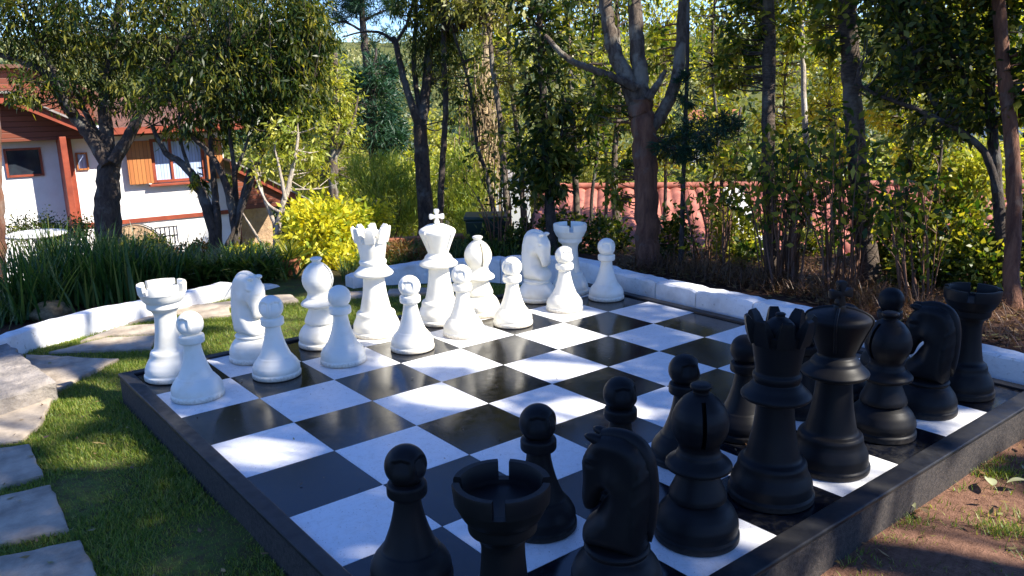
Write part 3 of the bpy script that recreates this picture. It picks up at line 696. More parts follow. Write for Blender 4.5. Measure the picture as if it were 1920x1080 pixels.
# ------------------------------------------------------------------ house (down the slope, left)
HB = np.array([5.157, 13.082, 0.]); HW = np.array([0.99777, -0.06674, 0.]); HN = np.array([-0.06674, -0.99777, 0.])
HM = np.eye(4); HM[:3, 0] = HW; HM[:3, 1] = -HN; HM[:3, 2] = (0, 0, 1); HM[:3, 3] = HB     # local: x right, y into the house, z up
def hp(root, name, mat, boxes, bevel=0, smooth=None, polys=()):
    """boxes in house coordinates (s0, y0, z0, s1, y1, z1); polys: (list of (s, z), y0, y1)"""
    mb = MB(); o = HMR
    for b in boxes: mb.box((b[0], b[1], b[2]), (b[3], b[4], b[5]))
    for poly, y0, y1 in polys:
        n = len(poly); V = [[s_, y0, z] for s_, z in poly] + [[s_, y1, z] for s_, z in poly]
        mb.add(V, [tuple(range(n - 1, -1, -1)), tuple(range(n, 2 * n))] + [(i, (i + 1) % n, n + (i + 1) % n, n + i) for i in range(n)])
    return mb.build(name, mat, root, smooth, bevel)
HMR = None
def roofplane(root, name, mat, pts, th):
    """pts: 4 corners (s, y, z) of the top; gives the slab a thickness downward"""
    p = np.array(pts, float); q = p - np.array([0, 0, th]); mb = MB()
    mb.add(np.concatenate([p, q]), [(0, 1, 2, 3), (7, 6, 5, 4), (0, 4, 5, 1), (1, 5, 6, 2), (2, 6, 7, 3), (3, 7, 4, 0)]); return mb.build(name, mat, root)
M['brownroof'] = basic('brown roof tile', (.17, .075, .045), (.09, .04, .025), 9, .8, .6, 22, .03)
def build_house():
    root = empty('house', HB + HW * -2, 'white stuccoed house with red brown timber trim, shuttered window and tiled gables behind the trees', 'house')
    root.matrix_world = Matrix(HM.tolist())
    hp(root, 'wall', M['stucco'], [(-7.0, 0, -2.6, .05, 5.0, .95)])
    hp(root, 'timber_band', M['redwood'], [(-2.84, -.035, -.92, .06, -.001, -.835)])
    hp(root, 'corner_post', M['redwood'], [(-3.10, -.62, -1.0, -2.99, -.002, .90), (-2.955, -.10, -1.0, -2.85, -.002, .90)], .006)
    hp(root, 'down_pipe', M['trimwhite'], [(-2.985, -.10, -1.0, -2.962, -.07, .86)], .004)
    w1 = hp(root, 'window', M['redwood'], [(-1.42, -.05, -.13, -1.36, -.002, .76), (-1.06, -.05, -.08, -1.01, -.002, .70), (-.42, -.05, -.13, -.36, -.002, .76), (-1.355, -.05, .70, -.425, -.002, .76), (-1.355, -.05, -.13, -.425, -.002, -.08)])
    hp(w1, 'curtain', M['curtain'], [(-1.355, -.018, -.08, -1.065, -.004, .70), (-1.005, -.018, -.08, -.43, -.004, .70)])
    hp(root, 'window_sill', M['redwood'], [(-1.52, -.13, -.20, -.34, -.002, -.155)], .004)
    hp(root, 'shutter', M['shutter'], [(-1.90, -.13, -.13, -1.44, -.095, .74)], .004)
    hp(root, 'shutter', M['shutter'], [(-.34, -.13, -.13, .0, -.095, .74)], .004)
    w2 = hp(root, 'window', M['trimwhite'], [(-1.57, -.03, -1.48, -1.53, -.002, -1.02), (-1.07, -.03, -1.48, -1.03, -.002, -1.02), (-1.525, -.03, -1.06, -1.075, -.002, -1.02), (-1.525, -.03, -1.48, -1.075, -.002, -1.44)])
    hp(w2, 'grille', M['metal_dark'], [(-1.50 + .09 * i, -.02, -1.44, -1.49 + .09 * i, -.008, -1.06) for i in range(5)] + [(-1.525, -.0195, -1.26, -1.075, -.0085, -1.25)])
    w3 = hp(root, 'window', M['shutter'], [(-2.80, -.04, .22, -2.77, -.002, .56), (-2.62, -.04, .22, -2.59, -.002, .56), (-2.765, -.04, .53, -2.625, -.002, .56), (-2.765, -.04, .22, -2.625, -.002, .25)])
    hp(w3, 'pane', M['curtain'], [(-2.765, -.012, .25, -2.625, -.003, .53)])
    w4 = hp(root, 'window', M['redwood'], [(-4.0, -.04, .16, -3.96, -.002, .70), (-3.42, -.04, .16, -3.38, -.002, .70), (-3.955, -.04, .66, -3.425, -.002, .70), (-3.955, -.04, .16, -3.425, -.002, .20)])
    hp(w4, 'pane', M['glassdark'], [(-3.955, -.02, .20, -3.425, -.003, .66)])
    # left gable: dark boarding, barge board and tiled edge
    ax, az_ = -3.82, 1.62; rx, rz = -2.42, .90; lx = -7.2
    hp(root, 'gable_boarding', M['plankred'], [], polys=[([(lx, .84), (rx - .25, .84), (rx - .25, 1.0), (ax, az_ - .03), (lx, az_ - .03)], -.40, -.05)])
    hp(root, 'barge_board', M['redwood'], [], polys=[([(rx, rz - .08), (rx, rz + .05), (ax, az_ + .08), (ax, az_ - .09)], -.75, -.68)])
    hp(root, 'barge_board', M['redwood'], [(lx, -.75, az_ - .09, ax - .002, -.68, az_ + .08)])
    r1 = roofplane(root, 'roof', M['rooftile'], [(rx + .06, -.82, rz + .08), (rx + .06, 1.2, rz + .08), (ax, 1.2, az_ + .125), (ax, -.82, az_ + .125)], .04)
    roofplane(root, 'roof', M['rooftile'], [(ax - .002, -.82, az_ + .125), (ax - .002, 1.2, az_ + .125), (lx, 1.2, az_ + .125), (lx, -.82, az_ + .125)], .04)
    # main roof and upper boarded storey
    hp(root, 'upper_storey', M['plankred'], [], polys=[([(lx, .97), (-2.3, .97), (-2.3, 1.66), (-3.35, 2.16), (lx, 2.16)], .45, 4.6)])
    roofplane(root, 'roof', M['brownroof'], [(.45, -.55, 1.02), (.45, 2.6, 1.62), (-2.29, 2.6, 1.62), (-2.29, -.55, 1.02)], .07)
    roofplane(root, 'roof', M['brownroof'], [(-2.1, .30, 1.66), (-2.1, 4.8, 1.66), (-3.38, 4.8, 2.25), (-3.38, .30, 2.25)], .07)
    roofplane(root, 'roof', M['brownroof'], [(-3.382, .30, 2.25), (-3.382, 4.8, 2.25), (-8, 4.8, 2.25), (-8, .30, 2.25)], .07)
    hp(root, 'eave_board', M['redwood'], [(-2.29, -.59, .90, .46, -.555, 1.03)])
    hp(root, 'soffit', M['plankred'], [(-2.3, -.44, .86, .05, -.004, .90)])
    # right wing: lean-to gable falling to the right
    def P(u, v, o): return None
    hp(root, 'barge_board', M['redwood'], [], polys=[([(.02, .09), (.02, .25), (1.70, -.74), (1.70, -.90)], -.60, -.53)])
    roofplane(root, 'roof', M['rooftile'], [(1.76, -.66, -.745), (1.76, 3.2, -.745), (.0, 3.2, .30), (.0, -.66, .30)], .035)
    hp(root, 'gable_boarding', M['plankred'], [], polys=[([(.06, -.80), (1.52, -.80), (1.52, -.70), (.06, .14)], -.50, -.44)])
    hp(root, 'wall', M['sandstone'], [(.06, 1.6, -2.6, 1.5, 3.0, -.66)])
    for a_ in (.06, 1.40): hp(root, 'post', M['redwood'], [(a_, -.50, -2.9, a_ + .075, -.44, -.802)])
    return root
build_house()
def build_arch_wall():
    root = empty('garden_wall', (0, 0, 0), 'tan rough plastered stair wall with a curved dark handrail in front of the house', 'wall'); root.matrix_world = Matrix(HM.tolist())
    top = spline([(-2.55, 0, -1.0), (-2.3, 0, -.90), (-2.0, 0, -.86), (-1.75, 0, -.97), (-1.5, 0, -1.25), (-1.28, 0, -1.5), (-1.1, 0, -1.62)], 6)
    poly = [(p[0], p[2]) for p in top] + [(-1.1, -2.6), (-2.55, -2.6)]
    hp(root, 'wall', M['sandstone'], [], polys=[(poly, -.85, -.72)])
    mb = MB(); mb.tube([(p[0], -.87, p[2] + .03) for p in top], .014, 6); mb.build('handrail', M['metal_dark'], root, 60)
build_arch_wall()

# ------------------------------------------------------------------ red roofs on the right, down the slope
def build_red_roof():
    a = dep(1010, 352, 13.2); b = dep(2050, 330, 12.2); a[2] = b[2] = -.02
    d = unit(b - a); dn = np.array([d[1], -d[0], 0.]); 
    if dn @ (CAM - a) < 0: dn = -dn
    L = float(np.linalg.norm(b - a)); W_ = 4.0; drop = .95
    root = empty('shed', a, 'low shed with pink red corrugated roof and one white sheet, behind the curb trees', 'building')
    n = int(L / .022); t = np.linspace(0, L, n); wv = .045 * np.abs(np.sin(t / .19 * math.pi)) ** .6
    V = []
    for s_ in (0, 1):
        q = d[None] * t[:, None] + dn * (W_ * s_); q[:, 2] = wv - drop * s_; V.append(q)
    for s_ in (0, 1):
        q = d[None] * t[:, None] + dn * (W_ * s_); q[:, 2] = wv - drop * s_ - .02; V.append(q)
    F = []; w0, w1 = int(n * .343), int(n * .385)
    F1 = []
    used = None
    for i in range(n - 1):
        (F1 if w0 <= i < w1 else F).extend([(i, i + 1, n + i + 1, n + i), (2 * n + i + 1, 2 * n + i, 3 * n + i, 3 * n + i + 1), (n + i, n + i + 1, 3 * n + i + 1, 3 * n + i)])
    mb = MB(); mb.add(np.concatenate(V), F); mb.build('roof', M['redroof'], root, 40)
    mb = MB(); mb.add(np.concatenate(V), F1); mb.build('roof_sheet', M['trimwhite'], root, 40)
    mb = MB(); mb.tube([d * 0 + [0, 0, .05], d * L + [0, 0, .05]], .06, 8); mb.build('ridge_cap', M['redroof'], root, 60)
    mb = MB(); c = dn * .25; e = dn * (W_ - .25)
    V = [c + [0, 0, -.15], c + d * L + [0, 0, -.15], e + d * L + [0, 0, -drop - .02], e + [0, 0, -drop - .02]]; V += [v * [1, 1, 0] + [0, 0, -3.4] for v in V]
    mb.add(V, [(0, 1, 2, 3), (0, 4, 5, 1), (1, 5, 6, 2), (2, 6, 7, 3), (3, 7, 4, 0), (7, 6, 5, 4)]); mb.build('wall', M['stucco'], root)
M['redroof'] = basic('weathered red roof', (.44, .15, .10), (.20, .06, .04), 4.5, .7, .3, 30, .01)
build_red_roof()

# far houses on the hillside
def far_house(u, v, s_, wdt, label, roofm, rz):
    p = dep(u, v, s_); root = empty('house', p, label, 'house', None, rz)
    mb = MB(); mb.box((-wdt, -wdt * .6, -3), (wdt, wdt * .6, wdt * .62)); mb.build('wall', M['stucco'], root)
    mb = MB(); q = wdt * 1.12; z = wdt * .62
    mb.add([[-q, -wdt * .75, z], [q, -wdt * .75, z], [q, wdt * .75, z], [-q, wdt * .75, z], [-q, 0, z + wdt * .45], [q, 0, z + wdt * .45]], [(0, 1, 5, 4), (2, 3, 4, 5), (0, 4, 3), (1, 2, 5), (0, 3, 2, 1)]); mb.build('roof', roofm, root)
    for sx in (-.5, .1, .6):
        mb = MB(); mb.box((wdt * sx, -wdt * .62, wdt * .1), (wdt * (sx + .22), -wdt * .603, wdt * .42)); mb.build('window', M['glassdark'], root)
far_house(618, 322, 38, 1.1, 'small white house with a terracotta roof low in the valley, left of the twin-trunk tree', M['terracotta'], -.4)
far_house(1335, 250, 60, 1.6, 'white house with an orange roof on the hillside, right of the big trunk', M['terracotta'], -.8)
far_house(1850, 215, 55, 2.0, 'distant house with an orange roof at the far right', M['terracotta'], -1.0)
far_house(962, 350, 24, .5, 'narrow white outbuilding behind the slim trunks', M['rooftile'], -.7)

# ------------------------------------------------------------------ trees
def D(pts, s_):
    """points given as (u, v[, depth]) at a distance -> world"""
    return [dep(p[0], p[1], p[2] if len(p) > 2 else s_) for p in pts]
def C(u, v, s_, ru, rv, n, rd=None):
    k = s_ / FPX; return (dep(u, v, s_), (ru * k, (rd if rd is not None else ru * k * .8), rv * k), n)
def gnd(P):  # put the first point on the ground under it
    P = [np.array(p, float) for p in P]; P[0][2] = float(gz(P[0][0], P[0][1])) - .06; return P
# A: big dark tree on the left
tree('broadleaf_tree', 'big dark tree at left with three thick limbs, before the white house', 'tree', None,
     [(gnd(D([(205, 455), (202, 400), (203, 340), (204, 290)], 10.4)), .17, .13),
      (D([(203, 310), (165, 250), (125, 200), (100, 150), (50, 120), (-40, 90)], 10.3), .095, .03), (D([(135, 215), (115, 170), (90, 110), (60, 50), (40, -20)], 10.2), .05, .015),
      (D([(203, 300), (198, 220), (200, 140), (215, 60), (235, -60)], 10.4), .10, .035), (D([(190, 265), (150, 190), (125, 120), (100, 20)], 10.7), .045, .015),
      (D([(212, 305), (245, 250), (268, 200), (290, 150), (340, 80), (390, 0)], 10.2), .08, .03), (D([(200, 150), (240, 100), (300, 40), (340, -40)], 10.4), .045, .015)],
     [C(60, 25, 10.3, 150, 80, 3000), C(210, 30, 10.5, 170, 85, 3600), C(360, 60, 10.2, 150, 90, 3400), C(285, 155, 10.4, 90, 55, 1000), C(120, 140, 10.2, 100, 45, 800), C(200, 190, 10.7, 90, 30, 420), C(70, 180, 10.1, 60, 30, 220), C(30, 175, 10.0, 40, 22, 90), C(150, -90, 10.4, 300, 80, 2600), C(420, -60, 10.2, 180, 80, 1500)],
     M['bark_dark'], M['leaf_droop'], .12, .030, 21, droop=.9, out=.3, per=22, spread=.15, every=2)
# B: multi-stem tree
tree('broadleaf_tree', 'multi-stemmed tree with slanting dark stems, right of the shuttered window', 'tree', None,
     [(gnd(D([(412, 478), (395, 410), (368, 345), (345, 310), (310, 285), (285, 235)], 9.4)), .075, .022), (D([(410, 465), (406, 390), (400, 330), (394, 260), (385, 160)], 9.4), .05, .02),
      (gnd(D([(447, 480), (441, 425), (425, 350), (395, 290), (335, 235)], 9.2)), .065, .018), (D([(443, 430), (456, 370), (478, 300), (520, 240), (570, 175)], 9.2), .045, .014),
      (D([(444, 405), (440, 330), (430, 240), (425, 140)], 9.3), .035, .014), (D([(418, 470), (440, 430), (470, 350), (500, 260), (510, 180)], 9.1), .028, .012), (D([(440, 330), (465, 260), (480, 190)], 9.2), .02, .01), (D([(368, 345), (340, 270), (335, 190)], 9.4), .025, .01)],
     [C(345, 185, 9.4, 95, 60, 1400), C(450, 150, 9.3, 110, 85, 2500), C(545, 150, 9.2, 75, 95, 2900), C(570, 60, 9.2, 60, 80, 1800), C(480, 20, 9.3, 130, 60, 2300), C(390, 240, 9.3, 60, 35, 300), C(510, 235, 9.1, 55, 40, 480), C(370, 345, 9.4, 22, 30, 110)],
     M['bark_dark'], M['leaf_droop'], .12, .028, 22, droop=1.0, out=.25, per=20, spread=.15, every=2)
tree('broadleaf_tree', 'slender pale-stemmed tree with sparse yellow green leaves in front of the right gable', 'tree', None,
     [(gnd(D([(522, 500), (520, 440), (532, 380), (548, 320), (560, 250)], 8.9)), .05, .015), (D([(520, 430), (505, 395), (492, 360), (482, 320)], 8.9), .028, .01), (D([(528, 400), (500, 380), (478, 330)], 8.8), .02, .008), (D([(535, 375), (525, 320), (515, 280)], 8.8), .022, .008), (gnd(D([(512, 490), (480, 440), (455, 400)], 8.9)), .018, .008)],
     [C(500, 290, 8.9, 60, 45, 260), C(570, 265, 9.0, 60, 55, 380), C(605, 330, 9.3, 40, 40, 170)], M['bark_pale'], M['leaf_yellow'], .10, .034, 23, droop=.7, every=1)
tree('broadleaf_tree', 'tall yellow green sunlit tree behind the multi-stemmed tree', 'tree', None,
     [(gnd(D([(622, 420), (625, 320), (630, 220), (628, 100)], 15)), .11, .04), (D([(626, 300), (660, 230), (672, 180)], 15), .04, .015)],
     [C(622, 170, 15, 42, 80, 2300), C(640, 240, 15, 40, 40, 900), C(600, 260, 15, 40, 40, 800), C(650, 330, 15.5, 50, 45, 1200), C(590, 330, 15.5, 40, 40, 800)], M['bark_grey'], M['leaf_yellow'], .13, .045, 30, droop=.5)
tree('tree', 'dark trunk leaning in at the left edge, reddish near its root', 'tree', None,
     [(gnd(D([(-8, 590), (-6, 520), (-10, 420), (-14, 320), (-20, 180), (-40, 0)], 7.3)), .085, .07)], [C(-60, -60, 7.3, 120, 60, 900)], M['bark_red'], M['leaf_dark'], .13, .04, 24)
# M: twin trunk
tree('broadleaf_tree', 'dark twin-forked tree behind the white king with fine hanging foliage', 'tree', None,
     [(gnd(D([(797, 455), (797, 380), (791, 300), (788, 235)], 10.1)), .10, .085), (D([(789, 250), (770, 190), (752, 130), (742, 80), (735, 70)], 10.1), .05, .03),
      (D([(742, 82), (715, 62), (680, 60), (640, 70)], 10.1), .022, .008), (D([(742, 80), (765, 40), (780, -30)], 10.1), .022, .012), (D([(790, 240), (800, 150), (808, 40), (815, -90)], 10.2), .07, .04), (D([(788, 220), (776, 120), (780, 20), (770, -80)], 10.2), .035, .02)],
     [C(815, 80, 10.2, 48, 100, 2600), C(780, 0, 10.1, 55, 50, 1400), C(848, 50, 10.2, 40, 120, 1900), C(810, -80, 10.2, 90, 50, 1400), C(843, 190, 10.2, 22, 60, 380)],
     M['bark_dark'], M['leaf_dark'], .085, .020, 25, droop=1.3, out=.1, per=30, spread=.2, every=3)
tree('pine_tree', 'pine bough spreading over the sky gap left of the twin-forked tree', 'tree', None,
     [(gnd(D([(700, 300, 17), (690, 150, 17), (680, 40, 17), (675, -120, 17)], 17)), .10, .05), (D([(680, 40), (720, 20), (760, 15)], 17), .03, .01), (D([(682, 60), (640, 40), (600, 60)], 17), .03, .01), (D([(678, 10), (640, -10), (590, 0)], 17), .03, .01)],
     [C(620, 20, 17, 60, 26, 1300), C(700, 8, 17, 70, 26, 1700), C(660, -30, 17, 110, 26, 1300), C(604, 85, 17, 26, 12, 240), C(735, 60, 17, 26, 8, 150), C(690, 85, 17, 26, 5, 90)], M['bark_dark'], M['needle'], .20, .020, 26, droop=.1, per=40, spread=.12, every=2)
tree('pine_tree', 'dark blue green conifer with layered boughs in the middle distance, left of the twin-forked tree', 'tree', None,
     [(gnd(D([(700, 350), (700, 200), (705, 90)], 16)), .10, .02)], [C(690, 190, 16, 62, 40, 2800), C(700, 240, 16, 75, 26, 2400), C(705, 140, 16, 45, 30, 1500), C(735, 270, 16, 40, 20, 800), C(650, 250, 16, 40, 14, 700)], M['bark_dark'], M['needle'], .20, .028, 27, droop=.2, per=40, spread=.14)
tree('broadleaf_tree', 'thin dark trunk just right of the twin-forked tree', 'tree', None,
     [(gnd(D([(823, 455), (826, 380), (830, 300), (836, 200), (832, 100), (836, -60)], 9.9)), .042, .03)], [C(830, -40, 9.9, 60, 50, 900), C(835, 140, 9.9, 22, 60, 420)], M['bark_dark'], M['leaf_dark'], .08, .02, 28, droop=1.2, out=.1)
def vine_tree():
    P = gnd(D([(903, 430), (905, 330), (908, 230), (912, 120), (915, -60)], 11.2)); rng = np.random.default_rng(3)
    r = tree('tree', 'pale trunk wrapped in dry hanging tan vines behind the slim trunks', 'tree', None, [(P, .085, .07)], [C(910, -20, 11.2, 60, 60, 1000)], M['vine'], M['leaf_olive'], .10, .035, 29)
    mb = MB(); b = P[0]
    for i in range(110):
        u = 903 + rng.normal() * 16; v0 = rng.uniform(100, 330); Q = [dep(u + rng.normal() * 3 + j * rng.normal() * 1.5, v0 + j * rng.uniform(20, 55), 11.05 + rng.normal() * .12) for j in range(4)]
        mb.tube(spline(np.array(Q) - b, 3), rng.uniform(.004, .011), 4, cap=False)
    mb.build('vines', M['vine'], r)
vine_tree()
for i, (pts, r0, s_, lb) in enumerate((
        ([(957, 440), (948, 350), (938, 230), (922, 110), (905, -60)], .046, 9.6, 'slim grey trunk leaning left behind the white bishop'),
        ([(938, 430), (915, 340), (895, 270), (880, 160), (850, 60)], .030, 9.8, 'slim dark trunk slanting up to the left, behind the white bishop'),
        ([(985, 440), (975, 300), (958, 150), (948, -60)], .035, 9.7, 'slim trunk just left of the dense dark tree'),
        ([(1085, 460), (1080, 360), (1075, 250), (1068, 100), (1060, -60)], .040, 9.0, 'slim dark trunk behind the far white rook'),
        ([(1160, 430), (1152, 320), (1160, 180), (1155, -60)], .045, 9.4, 'slim trunk just left of the big forked tree'))):
    tree('broadleaf_tree', lb, 'tree', 'slim trunks behind the white pieces', [(gnd(D(pts, s_)), r0, r0 * .5)],
         [C(pts[-1][0], 0, s_, 75, 48, 800), C(pts[-2][0], pts[-2][1], s_, 45, 70, 360), C(pts[2][0] + 15, pts[2][1] + 20, s_, 30, 45, 130)], M['bark_grey'] if i != 1 else M['bark_dark'], M['leaf_olive' if i in (0, 2) else 'leaf_dark'], .11, .036, 40 + i, droop=.7, per=18)
tree('broadleaf_tree', 'dense dark glossy-leaved tree left of the big forked trunk', 'tree', None,
     [(gnd(D([(1035, 460), (1030, 360), (1022, 250), (1015, 120), (1010, -60)], 8.6)), .06, .03), (D([(1028, 330), (1050, 260), (1060, 200)], 8.6), .02, .01), (D([(1022, 260), (990, 200), (985, 140)], 8.6), .02, .01)],
     [C(1015, 60, 8.6, 60, 75, 900), C(1025, 180, 8.6, 58, 65, 850), C(1015, 290, 8.6, 52, 55, 560), C(1050, 330, 8.6, 36, 45, 240), C(995, 350, 8.6, 30, 30, 120), C(1085, 210, 8.8, 40, 55, 260), C(1000, -40, 8.6, 100, 60, 900)],
     M['bark_dark'], M['leaf_dark'], .13, .052, 50, droop=.5, per=14, spread=.2, every=1)
# the big forked tree behind the curb
tree('broadleaf_tree', 'big forked tree behind the curb, reddish trunk below and grey limbs above', 'tree', None,
     [(gnd(D([(1217, 515), (1214, 430), (1211, 340), (1207, 250), (1200, 185)], 8.0)), .112, .118),
      (D([(1198, 215), (1175, 150), (1152, 95), (1140, 40), (1130, -60)], 8.0), .085, .06), (D([(1204, 200), (1197, 110), (1192, 20), (1190, -90)], 8.0), .085, .06),
      (D([(1192, 165), (1150, 145), (1105, 128), (1062, 108), (1022, 66)], 7.9), .045, .022), (D([(1212, 250), (1240, 215), (1262, 170), (1276, 100), (1282, 0), (1284, -90)], 8.0), .065, .05), (D([(1214, 185), (1232, 160), (1248, 132)], 7.9), .045, .02)],
     [C(1160, -85, 8.0, 180, 60, 1300), C(1140, 200, 8.1, 50, 60, 260), C(1150, 330, 8.2, 45, 60, 260), C(1235, 90, 8.4, 50, 40, 160), C(1250, 260, 8.1, 45, 35, 260)], M['bark_red'], M['leaf_mid'], .11, .042, 51, droop=.6, per=16, sides=18, every=1, bark2=M['bark_grey'])
tree('pine_tree', 'young conifer with flat dark green boughs right of the big forked trunk', 'tree', None,
     [(gnd(D([(1277, 480), (1280, 380), (1283, 280), (1288, 150), (1290, 40), (1292, -60)], 7.8)), .024, .015), (D([(1282, 260), (1320, 245), (1370, 238)], 7.7), .01, .004), (D([(1282, 280), (1250, 275), (1225, 250)], 7.7), .01, .004)],
     [C(1325, 250, 7.7, 62, 26, 900), C(1265, 270, 7.7, 42, 26, 500), C(1365, 225, 7.7, 35, 14, 260), C(1300, 292, 7.7, 40, 16, 280), C(1288, 170, 7.8, 18, 40, 300)], M['bark_dark'], M['needle'], .10, .014, 52, droop=.1, per=50, spread=.14)
tree('broadleaf_tree', 'straight ringed grey trunk behind the curb, left of the bare reddish stems', 'tree', None,
     [(gnd(D([(1449, 520), (1444, 400), (1441, 250), (1441, 100), (1440, -90)], 7.6)), .062, .058)], [C(1440, -60, 7.6, 140, 50, 800), C(1400, 60, 7.8, 60, 60, 620), C(1380, 130, 7.8, 40, 50, 300)], M['bark_ring'], M['leaf_mid'], .10, .042, 53, droop=.6, per=16)
tree('broadleaf_tree', 'thin pale sunlit trunk between two ringed trunks', 'tree', None,
     [(gnd(D([(1520, 470), (1515, 330), (1508, 200), (1504, 80), (1500, -60)], 9.5)), .042, .022)], [C(1490, -20, 9.5, 90, 60, 900), C(1500, 60, 9.5, 50, 35, 300)], M['bark_pale'], M['leaf_mid'], .12, .06, 54)
tree('broadleaf_tree', 'thick ringed grey brown trunk behind the black king', 'tree', None,
     [(gnd(D([(1632, 545), (1620, 430), (1608, 300), (1598, 160), (1590, 40), (1586, -90)], 7.1)), .085, .075), (D([(1600, 160), (1640, 190), (1700, 205)], 7.0), .012, .006)], [C(1590, -60, 7.1, 150, 50, 800), C(1560, 60, 7.2, 50, 40, 260)], M['bark_ring'], M['leaf_mid'], .11, .05, 55, per=16)
tree('broadleaf_tree', 'broad-leaved tree at the right with an arching dark branch and large dark leaves', 'tree', None,
     [(gnd(D([(1882, 580), (1878, 450), (1868, 330), (1856, 180), (1862, 40), (1866, -90)], 6.5)), .048, .034), (D([(1872, 360), (1845, 285), (1790, 240), (1720, 205), (1650, 180), (1605, 155)], 6.4), .032, .010), (D([(1770, 230), (1730, 150), (1700, 60), (1690, -40)], 6.5), .022, .01), (D([(1860, 200), (1800, 130), (1760, 40), (1740, -40)], 6.5), .026, .01), (D([(1860, 100), (1900, 30)], 6.5), .02, .01)],
     [C(1700, 60, 6.5, 95, 75, 780), C(1790, 110, 6.5, 85, 85, 820), C(1880, 70, 6.5, 60, 90, 520), C(1690, 160, 6.5, 65, 40, 260), C(1840, 200, 6.4, 70, 45, 280), C(1740, -70, 6.5, 190, 50, 700), C(1740, 235, 6.5, 70, 30, 170), C(1655, -10, 6.5, 50, 50, 200)],
     M['bark_dark'], M['leaf_dark'], .10, .046, 56, droop=.5, per=10, spread=.24, every=1)
tree('broadleaf_tree', 'reddish dark trunk at the right edge behind the black rook', 'tree', None,
     [(gnd(D([(1896, 620), (1897, 500), (1902, 380), (1893, 230), (1876, 60), (1868, -90)], 6.2)), .06, .045)], [C(1900, -50, 6.2, 140, 50, 700), C(1930, 150, 6.2, 50, 80, 380)], M['bark_red'], M['leaf_dark'], .12, .06, 57, per=12)
for i, (u, s_, w_, lb) in enumerate(((1340, 9.2, .022, 'thin dark sapling right of the young conifer'), (1705, 7.6, .018, 'thin crooked sapling under the arching branch'), (1760, 7.4, .016, 'thin sapling left of the right-edge trunks'), (1115, 9.4, .022, 'thin sapling between the far white rook and the big forked trunk'))):
    tree('sapling', lb, 'sapling', 'thin saplings behind the curb', [(gnd(D([(u, 500), (u - 6, 380), (u + 6, 260), (u - 5, 120), (u, 0), (u, -60)], s_)), w_, w_ * .5)], [C(u, 260, s_, 35, 55, 200), C(u, 120, s_, 50, 60, 260), C(u, 0, s_, 60, 60, 380)], M['bark_dark'], M['leaf_mid'], .10, .042, 60 + i, per=12)

M['leaf_glow'] = leafmat('thin translucent leaves', [(.10, .15, .015), (.24, .29, .03), (.42, .43, .06), (.56, .52, .10)], .6)
for i, (u, s_, h0, lb) in enumerate(((930, 12.2, 60, 'young tree with thin glowing leaves behind the white bishop'), (1130, 11.4, 40, 'young tree with thin glowing leaves left of the big forked tree'), (1345, 10.8, 60, 'young tree with thin glowing leaves behind the young conifer'), (1475, 10.6, 50, 'young tree with thin glowing leaves behind the straight ringed trunk'),
                                (1560, 10.2, 70, 'young tree with thin glowing leaves beside the thick ringed trunk'), (1690, 9.6, 60, 'young tree with thin glowing leaves under the dark right crown'), (1800, 9.0, 60, 'young tree with thin glowing leaves behind the arching branch'), (1895, 8.6, 50, 'young tree with thin glowing leaves at the right edge'), (1240, 11.6, 40, 'young tree with thin glowing leaves right behind the big forked tree'))):
    tree('broadleaf_tree', lb, 'tree', 'young bright trees behind the curb', [(gnd(D([(u, 440), (u + 8, 330), (u - 5, 200), (u + 4, 60)], s_)), .028, .012)],
         [C(u + 6, 120, s_, 56, 60, 560), C(u - 14, 210, s_, 54, 45, 460), C(u + 18, 290, s_, 46, 32, 300), C(u, 30, s_, 60, 45, 560)], M['bark_grey'], M['leaf_glow'], .10, .042, 300 + i, droop=.5, per=12, spread=.22)

# unseen trees added to shade the board from behind and right of the camera
LIT = [(490, 845, 0, .08), (60, 690, -.03, .16), (135, 765, G, .13), (180, 850, G, .10), (235, 845, G, .08), (150, 735, G, .09), (30, 800, G, .15), (40, 760, G, .14), (250, 690, G, .07),
       (905, 625, 0, .32), (985, 590, .05, .32), (870, 560, .25, .26), (820, 560, .15, .26), (880, 470, .4, .12), (690, 540, .3, .14), (960, 570, .3, .16), (930, 640, 0, .14), (690, 560, .2, .16), (700, 520, .4, .08), (700, 620, .05, .12), (770, 610, .1, .08), (590, 600, .1, .06), (525, 610, .12, .035), (450, 640, .1, .05), (620, 640, .05, .05),
       (830, 742, 0, .10), (900, 748, 0, .06), (760, 675, 0, .06), (1010, 640, 0, .14), (1075, 640, 0, .09), (960, 690, 0, .08), (1030, 694, 0, .08), (1100, 700, 0, .05), (1120, 772, 0, .10), (1050, 775, 0, .05), (1000, 700, 0, .05), (810, 672, 0, .07),
       (1600, 690, .40, .14), (1590, 860, .07, .17), (1575, 800, .15, .12), (1680, 830, .06, .12), (1640, 900, 0, .1), (1625, 600, .6, .06), (1260, 560, 0, .03), (1290, 535, .12, .05), (1330, 545, .12, .03),
       (1540, 1000, 0, .16), (1500, 1040, -.1, .16), (1610, 950, -.04, .10), (1680, 940, -.08, .10), (1830, 830, -.08, .05), (1890, 800, -.08, .08), (1860, 790, 0, .06), (1900, 700, .1, .07),
       (1700, 970, G, .18), (1780, 1000, G, .2), (1860, 960, G, .16), (1900, 1020, G, .18), (1640, 1010, G, .12), (1800, 900, G, .07), (1760, 880, G, .05),
       (640, 645, 0, .05), (500, 590, G, .28), (535, 570, G, .2), (470, 640, G, .2), (560, 640, G, .1), (200, 640, G, .09), (250, 622, G, .09), (350, 590, G, .1), (380, 565, G, .12), (110, 622, G + .07, .10), (200, 592, G + .08, .11), (285, 575, G + .08, .05), (600, 560, G, .12)]
